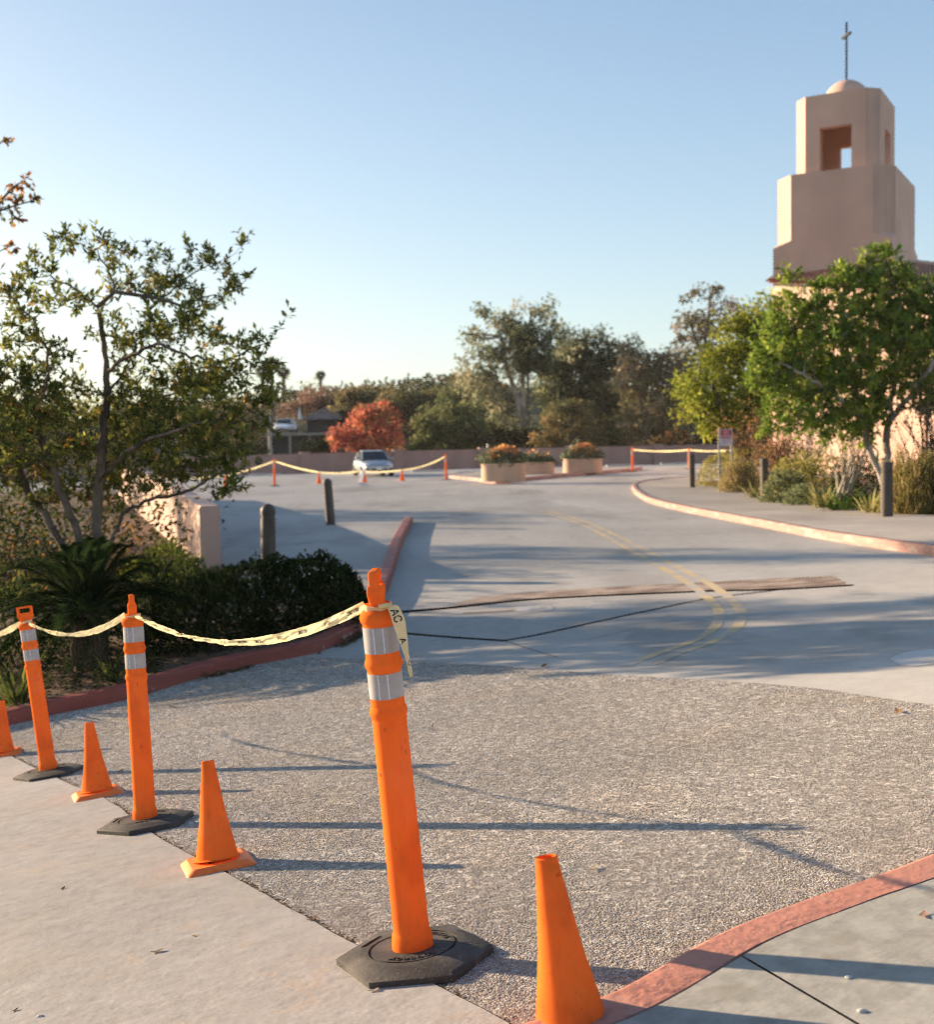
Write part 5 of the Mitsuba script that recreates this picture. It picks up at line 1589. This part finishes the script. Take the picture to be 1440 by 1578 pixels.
mound('grey_shrub', 'low grey green shrub under the crape myrtle beside the flax', 'shrub', onb(1240, 776, 26.8), (.45, .4, .45), [(3, (.16, .20, .09)), (2, (.23, .25, .14))], .10, 1000, 50, upright=.6, rough=.5)
STR = [(3, (.42, .38, .17)), (2, (.30, .28, .10)), (1, (.16, .17, .05))]
clump('flax_clump', 'pale straw-coloured flax clump in front of the olive hedge', 'plant', onb(1272, 785, 25.2), 85, .75, .045, STR, 51, .25, 1.2, .5)
clump('flax_clump', 'small pale flax clump at the foot of the sign by the tan brush', 'plant', onb(1165, 768, 30.2), 45, .6, .04, STR, 52, .2, 1.2, .5)
clump('flax_clump', 'pale flax clump at the foot of the three-stemmed tree', 'plant', onb(1342, 796, 22.8), 60, .55, .04, STR, 53, .22, 1.2, .5)
clump('flax_clump', 'pale flax clump half hidden behind the near ribbed bollard', 'plant', onb(1372, 800, 22.2), 40, .5, .04, STR, 54, .22, 1.2, .5)
GRN = [(3, (.06, .12, .025)), (2, (.11, .17, .035)), (1, (.035, .06, .015))]
clump('lily_clump', 'bright green strap-leaved clump by the pavement edge right of the flax', 'plant', onb(1300, 790, 24.), 80, .55, .05, GRN, 55, .3, 1.3, .7, 'leaf_gloss')
clump('lily_clump', 'green strap-leaved clump in front of the pale tree stems', 'plant', onb(1338, 778, 24.4), 70, .75, .06, GRN, 56, .25, 1.1, .6, 'leaf_gloss')
clump('lily_clump', 'bluish green agave-like rosette under the crape myrtle', 'plant', onb(1302, 762, 25.6), 50, .7, .07, [(3, (.10, .15, .08)), (1, (.06, .10, .05))], 57, .15, 1.0, .3)
clump('lily_clump', 'small green clump behind the middle ribbed bollard', 'plant', onb(1192, 752, 30.6), 45, .7, .06, GRN, 58, .2, 1.0, .4)

# ---- trees beyond the lot
EUC = [(4, (.20, .225, .14)), (3, (.26, .265, .165)), (1, (.31, .28, .17))]
BRN = [(3, (.25, .215, .13)), (2, (.31, .245, .16)), (3, (.19, .19, .105))]
DGR = [(4, (.105, .13, .072)), (3, (.15, .165, .09)), (1, (.20, .195, .10))]
OAK = [(4, (.13, .155, .07)), (3, (.19, .20, .09)), (1, (.09, .11, .05))]
G_ = 'trees beyond the perimeter wall'
far_tree('eucalyptus', 'tall airy grey green eucalyptus with a pale straight trunk', 'tree', 96., [(825, 470, 34, 24, 0, .6), (850, 500, 30, 24, 0, .6), (770, 487, 34, 22, 0, .6), (745, 530, 36, 26, 0, .5), (735, 570, 30, 22, 0, .5), (800, 505, 34, 26, 0, .5), (780, 550, 40, 30, 0, .5), (865, 525, 20, 26, 0, .4), (757, 615, 40, 34, 0, .7), (790, 640, 40, 40, 0, .7), (745, 590, 34, 30, 0, .6)],
         EUC, .40, 5000, [[(806, 705, 96), (806, 620, 96), (808, 545, 96), (820, 480, 96)], [(806, 640, 96), (780, 560, 96), (768, 500, 96)], [(795, 705, 96), (775, 640, 97), (752, 590, 97)]], 101, 'bark_pale', clumpr=1.1, r_tr=.28, group=G_, droop=.7)
far_tree('dark_pine', 'compact dark pine crown in front of the tall eucalyptus', 'tree', 94., [(818, 525, 26, 22), (815, 555, 30, 22), (835, 545, 20, 20), (800, 560, 16, 16)], DGR, .40, 3000, [[(812, 700, 94), (814, 600, 94), (816, 530, 94)]], 102, clumpr=.9, group=G_)
far_tree('oak', 'broad round dark green oak left of the planters', 'tree', 88., [(690, 640, 44, 26), (665, 660, 30, 26), (720, 655, 34, 30), (700, 680, 60, 20), (735, 680, 26, 20), (660, 685, 26, 14)], OAK, .36, 6000, [[(698, 715, 88), (698, 670, 88), (695, 640, 88)]], 103, clumpr=.9, group=G_)
far_tree('red_maple', 'bright orange red autumn tree behind the silver car', 'tree', 84., [(560, 632, 22, 16), (588, 640, 22, 18), (560, 660, 34, 20), (595, 665, 20, 20), (528, 668, 20, 18), (535, 684, 28, 14), (575, 686, 36, 12), (605, 680, 10, 14)],
         [(4, (.53, .18, .12)), (3, (.55, .27, .13)), (2, (.44, .14, .10)), (1, (.40, .29, .13))], .30, 5000, [[(566, 712, 84), (566, 680, 84), (562, 640, 84)]], 104, clumpr=.62, group=G_)
far_tree('dark_tree', 'massive dark evergreen mass in the middle of the far trees', 'tree', 100., [(905, 560, 40, 34), (935, 550, 32, 32), (880, 585, 34, 34), (925, 600, 46, 40), (955, 580, 20, 40), (890, 640, 50, 40), (950, 640, 30, 50), (862, 560, 22, 26, 0, .7), (915, 525, 26, 16, 0, .7), (845, 600, 30, 40)],
         DGR, .45, 11000, [[(905, 700, 100), (905, 620, 100), (910, 560, 100)]], 105, clumpr=1.2, group=G_)
far_tree('pale_shrub_tree', 'pale olive shrubby tree behind the planters with yellowing tips', 'tree', 82., [(880, 640, 30, 26), (855, 660, 26, 24), (905, 668, 34, 24), (880, 625, 14, 14, 0, .7), (845, 680, 24, 16), (930, 672, 26, 24), (960, 680, 20, 18)], [(3, (.17, .14, .065)), (3, (.11, .115, .055)), (1, (.26, .18, .08))], .30, 4600, [[(880, 710, 82), (880, 670, 82), (880, 640, 82)]], 106, clumpr=.7, group=G_)
far_tree('eucalyptus', 'brown leaved eucalyptus clump with dark leaning trunks near the sign', 'tree', 92., [(1000, 560, 30, 28), (980, 590, 30, 34), (1020, 590, 32, 34), (1005, 630, 44, 34), (1045, 610, 24, 50), (980, 660, 36, 26), (1030, 655, 34, 26), (975, 540, 18, 20, 0, .8), (1060, 570, 26, 40, 0, .7)],
         BRN, .42, 8200, [[(1020, 712, 92), (1016, 660, 92), (1005, 600, 92)], [(1032, 712, 92), (1030, 660, 92), (1040, 590, 92)], [(1000, 712, 92), (990, 640, 92), (985, 570, 92)]], 107, clumpr=1.0, group=G_, droop=.8)
far_tree('eucalyptus', 'tall thin eucalyptus with a sparse feathery top behind the yellow green tree', 'tree', 100., [(1100, 440, 24, 16, 0, .45), (1075, 462, 26, 18, 0, .45), (1055, 490, 24, 16, 0, .45), (1115, 470, 28, 16, 0, .35), (1085, 500, 36, 22, 0, .5), (1130, 462, 14, 8, 0, .4), (1070, 535, 34, 26, 0, .55), (1100, 560, 34, 30, 0, .6)],
         [(3, (.18, .165, .11)), (3, (.23, .19, .13))], .38, 3000, [[(1085, 712, 100), (1086, 600, 100), (1088, 520, 100), (1098, 445, 100)], [(1087, 560, 100), (1065, 500, 100), (1060, 480, 100)]], 108, clumpr=1.0, r_tr=.2, group=G_, droop=.7)
far_tree('bare_tree', 'reddish brown leafless looking tree right of the palm above the dark house', 'tree', 125., [(495, 612, 30, 20), (520, 625, 22, 22), (475, 625, 26, 16), (450, 632, 20, 10), (510, 645, 26, 16)], [(3, (.28, .18, .14)), (2, (.22, .15, .11))], .34, 4200, [[(500, 700, 125), (500, 640, 125), (497, 610, 125)]], 109, clumpr=1.0, group=G_)
far_tree('olive_tree', 'olive green tree between the reddish tree and the red maple', 'tree', 118., [(545, 615, 24, 16), (570, 612, 24, 14), (530, 640, 24, 20)], [(3, (.20, .165, .085)), (2, (.15, .145, .07))], .40, 3000, [[(548, 700, 118), (548, 640, 118)]], 110, clumpr=1.0, group=G_)
far_tree('olive_tree', 'brown olive tree rising behind the right shoulder of the red maple', 'tree', 112., [(610, 625, 30, 22), (640, 635, 30, 24), (625, 660, 34, 26), (655, 615, 24, 12, 0, .7)], [(3, (.18, .145, .08)), (2, (.12, .12, .06)), (1, (.09, .10, .045))], .42, 4600, [[(628, 705, 112), (628, 660, 112), (626, 630, 112)]], 111, clumpr=1.1, group=G_)
far_tree('olive_tree', 'dark olive tree on the rise between the oak and the tall eucalyptus', 'tree', 130., [(690, 612, 34, 14), (725, 600, 30, 20), (660, 622, 24, 12), (745, 625, 30, 34)], OAK, .46, 3600, [[(700, 690, 130), (700, 640, 130)]], 112, clumpr=1.3, group=G_)
far_tree('roadside_bush', 'pale olive bush right of the garage door', 'bush', 90., [(488, 690, 24, 10), (470, 694, 12, 8), (508, 690, 12, 10)], [(3, (.15, .145, .06)), (1, (.09, .10, .04))], .28, 1600, [[(488, 716, 90), (488, 695, 90)]], 113, clumpr=.55, group='bushes at the foot of the dark house')
far_tree('roadside_bush', 'low bush left of the pale pole below the dark house', 'bush', 90., [(392, 694, 20, 10), (365, 690, 22, 14), (340, 694, 22, 12)], [(3, (.12, .115, .05)), (1, (.08, .09, .04))], .28, 1600, [[(370, 716, 90), (370, 700, 90)]], 114, clumpr=.55, group='bushes at the foot of the dark house')
far_tree('bare_tree', 'brown tree seen through the right end of the leaning tree', 'tree', 95., [(350, 640, 44, 30), (385, 650, 26, 26), (300, 650, 40, 30), (330, 670, 60, 16)], BRN, .36, 4200, [[(350, 710, 95), (350, 660, 95)]], 115, clumpr=.9, group=G_)
far_tree('dark_tree', 'dark evergreen seen low through the stems of the leaning tree', 'tree', 90., [(200, 650, 70, 40), (90, 650, 70, 40), (-20, 650, 70, 50)], OAK, .40, 5200, [[(120, 710, 90), (120, 660, 90)]], 116, clumpr=1.1, group=G_)
far_tree('dark_tree', 'brownish green tree under the brown eucalyptus by the utility pole', 'tree', 86., [(960, 690, 26, 12), (1000, 690, 40, 12), (1060, 680, 44, 20), (1110, 670, 40, 26)], [(3, (.12, .085, .04)), (2, (.07, .07, .03)), (1, (.25, .11, .04))], .32, 3000, [[(1040, 714, 86), (1040, 690, 86)]], 117, clumpr=.7, group=G_)
far_tree('oak', 'low dark oak behind the tallest planter blooms', 'tree', 90., [(780, 682, 40, 14), (820, 678, 40, 18), (760, 665, 24, 20), (850, 684, 30, 10)], [(3, (.06, .065, .028)), (2, (.10, .095, .045))], .32, 3200, [[(800, 714, 90), (800, 685, 90)]], 118, clumpr=.7, group=G_)


def palm(label, px, py_top, py_base, d, crown_px, seed):
    r = np.random.default_rng(seed)
    k = thing('fan_palm', label, 'palm', 'fan palms on the skyline')
    a, b = pt(px, py_base, d), pt(px, py_top, d); a[2] = min(a[2], 6)
    part(k, 'trunk', cat([tube(np.linspace(a, b, 6), np.linspace(.32, .24, 6), 8)]), 'bark', 40)
    n = 260; R = crown_px * d / F
    u = unit(n, r); u[:, 2] = u[:, 2] * .9 + .1
    pos = b + u * R * .30
    part_leaves(k, 'crown', leaves(pos, u + unit(n, r) * .35, unit(n, r), R * r.uniform(.5, .85, n), R * .16, tint(n, [(3, (.08, .10, .07)), (1, (.13, .14, .08))], r)))


for i, (lab, px, pt_, pb, dd_, cp) in enumerate((('fan palm in the pair at the tips of the leaning tree, lower of the two', 405, 573, 660, 150., 13), ('tallest fan palm beside the tips of the leaning tree', 419, 563, 660, 152., 14),
                                                ('fan palm with a clear thin trunk right of the close pair', 437, 574, 660, 150., 12), ('lone fan palm poking above the reddish brown tree', 494, 579, 640, 170., 9),
                                                ('tiny far fan palm over the oak on the skyline', 655, 597, 640, 190., 7), ('tiny far fan palm right of the red maple on the skyline', 622, 602, 640, 190., 6))):
    palm(lab, px, pt_, pb, dd_, cp, 200 + i)

# ---- fallen leaves, grit and litter
def fallen(px, py, label, col, size, seed, lift=.012, cat_='fallen leaf'):
    r = np.random.default_rng(seed)
    b = at(px, py, lift); a = r.uniform(0, 6.28)
    n = 7; t = np.linspace(0, 1, n); w = np.sin(np.pi * t**.8)**.9 * .22 * size + .0005
    x = (t - .5) * size
    curl = .35 * size * (t - .5)**2 * 2 + .02 * size * r.normal(size=n)
    v = np.stack([np.r_[x, x, x], np.r_[-w, 0 * w, w], np.r_[curl + .25 * w, curl, curl + .35 * w]], 1)
    i = np.arange(n - 1)
    f = np.vstack([np.stack([i, i + 1, i + n + 1], 1), np.stack([i, i + n + 1, i + n], 1), np.stack([i + n, i + n + 1, i + 2 * n + 1], 1), np.stack([i + n, i + 2 * n + 1, i + 2 * n], 1)])
    v[:, 2] -= v[:, 2].min()
    mm = frame(b, gnormal(b[0], b[1])) @ rotz(a)
    single('fallen_leaf', label, cat_, mv(trimesh.Trimesh(v, f, process=False), mm), 'leaf_matte', True, color=np.tile(col, (len(v), 1)))


for i, (px, py, lab, col, sz) in enumerate(((838, 1027, 'curled brown leaf in the tree shade at the edge of the rough paving', (.16, .08, .04), .10), (265, 1089, 'brown leaf on the rough paving right of the middle post', (.20, .11, .06), .075),
        (186, 1189, 'pale dry leaf beside the cone left of the middle post', (.40, .30, .18), .075), (1385, 1097, 'tan leaf on the rough paving near the right edge', (.42, .24, .11), .085), (242, 1467, 'curled grey brown leaf on the smooth concrete below the cones', (.26, .22, .17), .045),
        (97, 1369, 'tiny dark leaf on the smooth concrete at the left', (.10, .08, .06), .03), (301, 1442, 'small straw-coloured curl on the smooth concrete', (.45, .36, .20), .022), (23, 1557, 'small dark seed leaf at the bottom left corner', (.11, .09, .07), .024),
        (916, 1338, 'thin pale twig-like leaf lying on the rough paving', (.48, .42, .34), .05), (492, 1008, 'brown leaf lying against the dark red kerb', (.15, .09, .05), .09), (575, 1527, 'crumpled pale leaf under the front edge of the black base', (.42, .36, .30), .035),
        (1424, 1411, 'long pinkish leaf on the near pavement by the right edge', (.48, .33, .27), .045), (480, 1417, 'brown scrap caught in the joint beside the smooth concrete', (.20, .13, .08), .04))):
    fallen(px, py, lab, col, sz, 300 + i, lift=.0705 if px > 1200 and py > 1350 else .0085)
for i, (px, py, lab, sz) in enumerate(((1309, 1507, 'small grey stone chip on the near pavement', .007), (1329, 1559, 'grey stone chip near the bottom of the near pavement', .008), (62, 1566, 'tiny stone at the bottom left of the smooth concrete', .007))):
    b = at(px, py, .07 if px > 900 else .008)
    m_ = trimesh.creation.icosphere(2, 1.0); m_.vertices *= (1 + .5 * (meshkit.noise(m_.vertices * 1.7 + i * 5)[:, None] - .5)) * np.array([1.3, .9, .55]) * sz
    single('stone_chip', lab, 'stone', mv(m_, np.array([[1, 0, 0, b[0]], [0, 1, 0, b[1]], [0, 0, 1, b[2] + sz * .25], [0, 0, 0, 1.]])), 'pole_concrete', True)


def scatter(name, label, line, width, n, size, cols, seed, z, kindcat='litter', flat=.5, bs='leaf_matte'):
    r = np.random.default_rng(seed)
    i = r.integers(0, len(line), n); p = line[i] + r.normal(size=(n, 2)) * width
    b = np.c_[p, H(p[:, 0], p[:, 1]) + z]
    k = thing(name, label, kindcat, kind='stuff')
    d = unit(n, r); d[:, 2] *= .25
    m, c = leaves(b, d, unit(n, r) * .4 + [0, 0, 1], size * r.uniform(.4, 1.3, n), size * flat * r.uniform(.6, 1.3, n), tint(n, cols, r))
    scene[k] = mikit.ply(m, bs, color=c)


DRY = [(3, (.20, .12, .07)), (2, (.12, .08, .05)), (1, (.30, .20, .11))]
kl = smoothline(KL1, .01); kl = kl[(kl[:, 0] > -3.2)]
scatter('leaf_litter', 'brown leaf litter gathered along the foot of the dark red kerb', offset(kl, -.09)[meshkit.noise(np.c_[kl * 1.6, kl[:, :1] * 0]) > .5], .04, 700, .045, DRY, 401, .012)
bedp = np.array([[a, b] for a in np.arange(-6, -1.6, .1) for b in np.arange(9.8, 13, .1) if left_bed.contains(Point(a, b))])
scatter('leaf_litter', 'dry leaves scattered over the dark soil behind the red kerb', bedp, .06, 2200, .07, DRY, 402, .10)
jl = smoothline(APR, .006); jl = jl[(jl[:, 1] < 9)]
jl = jl[meshkit.fbm(np.c_[jl * 4, jl[:, :1] * 0], 3) > .46]
scatter('joint_debris', 'dark grit and crumbs filling the joint between smooth concrete and rough paving', jl, .008, 2600, .011, [(3, (.07, .055, .04)), (2, (.16, .12, .08)), (1, (.26, .21, .16))], 403, .006)
rb = smoothline(BR, .02); rb = rb[(rb[:, 1] > 18)]
scatter('leaf_litter', 'dry leaves along the edge of the right planting', offset(rb, -.35), .22, 900, .08, DRY, 404, .125)
# loose pebbles proud of the rough paving near the joint
r = np.random.default_rng(405)
k = thing('loose_gravel', 'loose pebbles and raised stones on the rough paving near the camera', 'gravel', kind='stuff')
ico = trimesh.creation.icosahedron(); n = 105000
yy = 2.5 + 9.0 * r.uniform(size=n * 3)**2.1
px_ = np.stack([r.uniform(-.44, .44, n * 3) * yy - .05, yy], 1)
shapely.prepare(aggregate); ok = shapely.contains_xy(aggregate.buffer(-.01), px_[:, 0], px_[:, 1]); px_ = px_[ok][:n]; n = len(px_)
sz = r.uniform(.0020, .0043, n) * (.72 + .085 * px_[:, 1])
q = rng.normal(size=(n, 3)) * .15 + 1
v = (ico.vertices[None] * q[:, None] * (sz[:, None] * np.array([1.15, .9, .62]))[:, None, :])
an = r.uniform(0, 6.28, n); ca, sa = np.cos(an)[:, None], np.sin(an)[:, None]
v = np.stack([v[..., 0] * ca - v[..., 1] * sa, v[..., 0] * sa + v[..., 1] * ca, v[..., 2]], -1) + np.c_[px_, H(px_[:, 0], px_[:, 1]) + .004 + sz * .12][:, None]
f = (ico.faces[None] + (np.arange(n) * len(ico.vertices))[:, None, None]).reshape(-1, 3)
col = np.repeat(tint(n, [(4, (.35, .325, .29)), (3, (.26, .235, .205)), (1, (.47, .44, .40)), (1, (.31, .25, .20))], r, .12), len(ico.vertices), 0)
mat('pebble', VC, .7)
scene[k] = mikit.ply(trimesh.Trimesh(v.reshape(-1, 3), f, process=False), 'pebble', smooth=True, color=col)

# thin late-day haze over the whole place
scene['haze_air'] = {'type': 'homogeneous', 'albedo': .95, 'sigma_t': .00018}
scene['haze'] = {'type': 'cube', 'to_world': T().translate([0, 0, 9.5]).scale([2700, 2700, 14.5]), 'bsdf': {'type': 'null'}, 'interior': {'type': 'ref', 'id': 'haze_air'}}
labels['haze'] = {'label': 'thin late afternoon haze hanging over the lot and the far trees', 'category': 'haze', 'kind': 'stuff'}
scene['camera']['medium'] = {'type': 'ref', 'id': 'haze_air'}
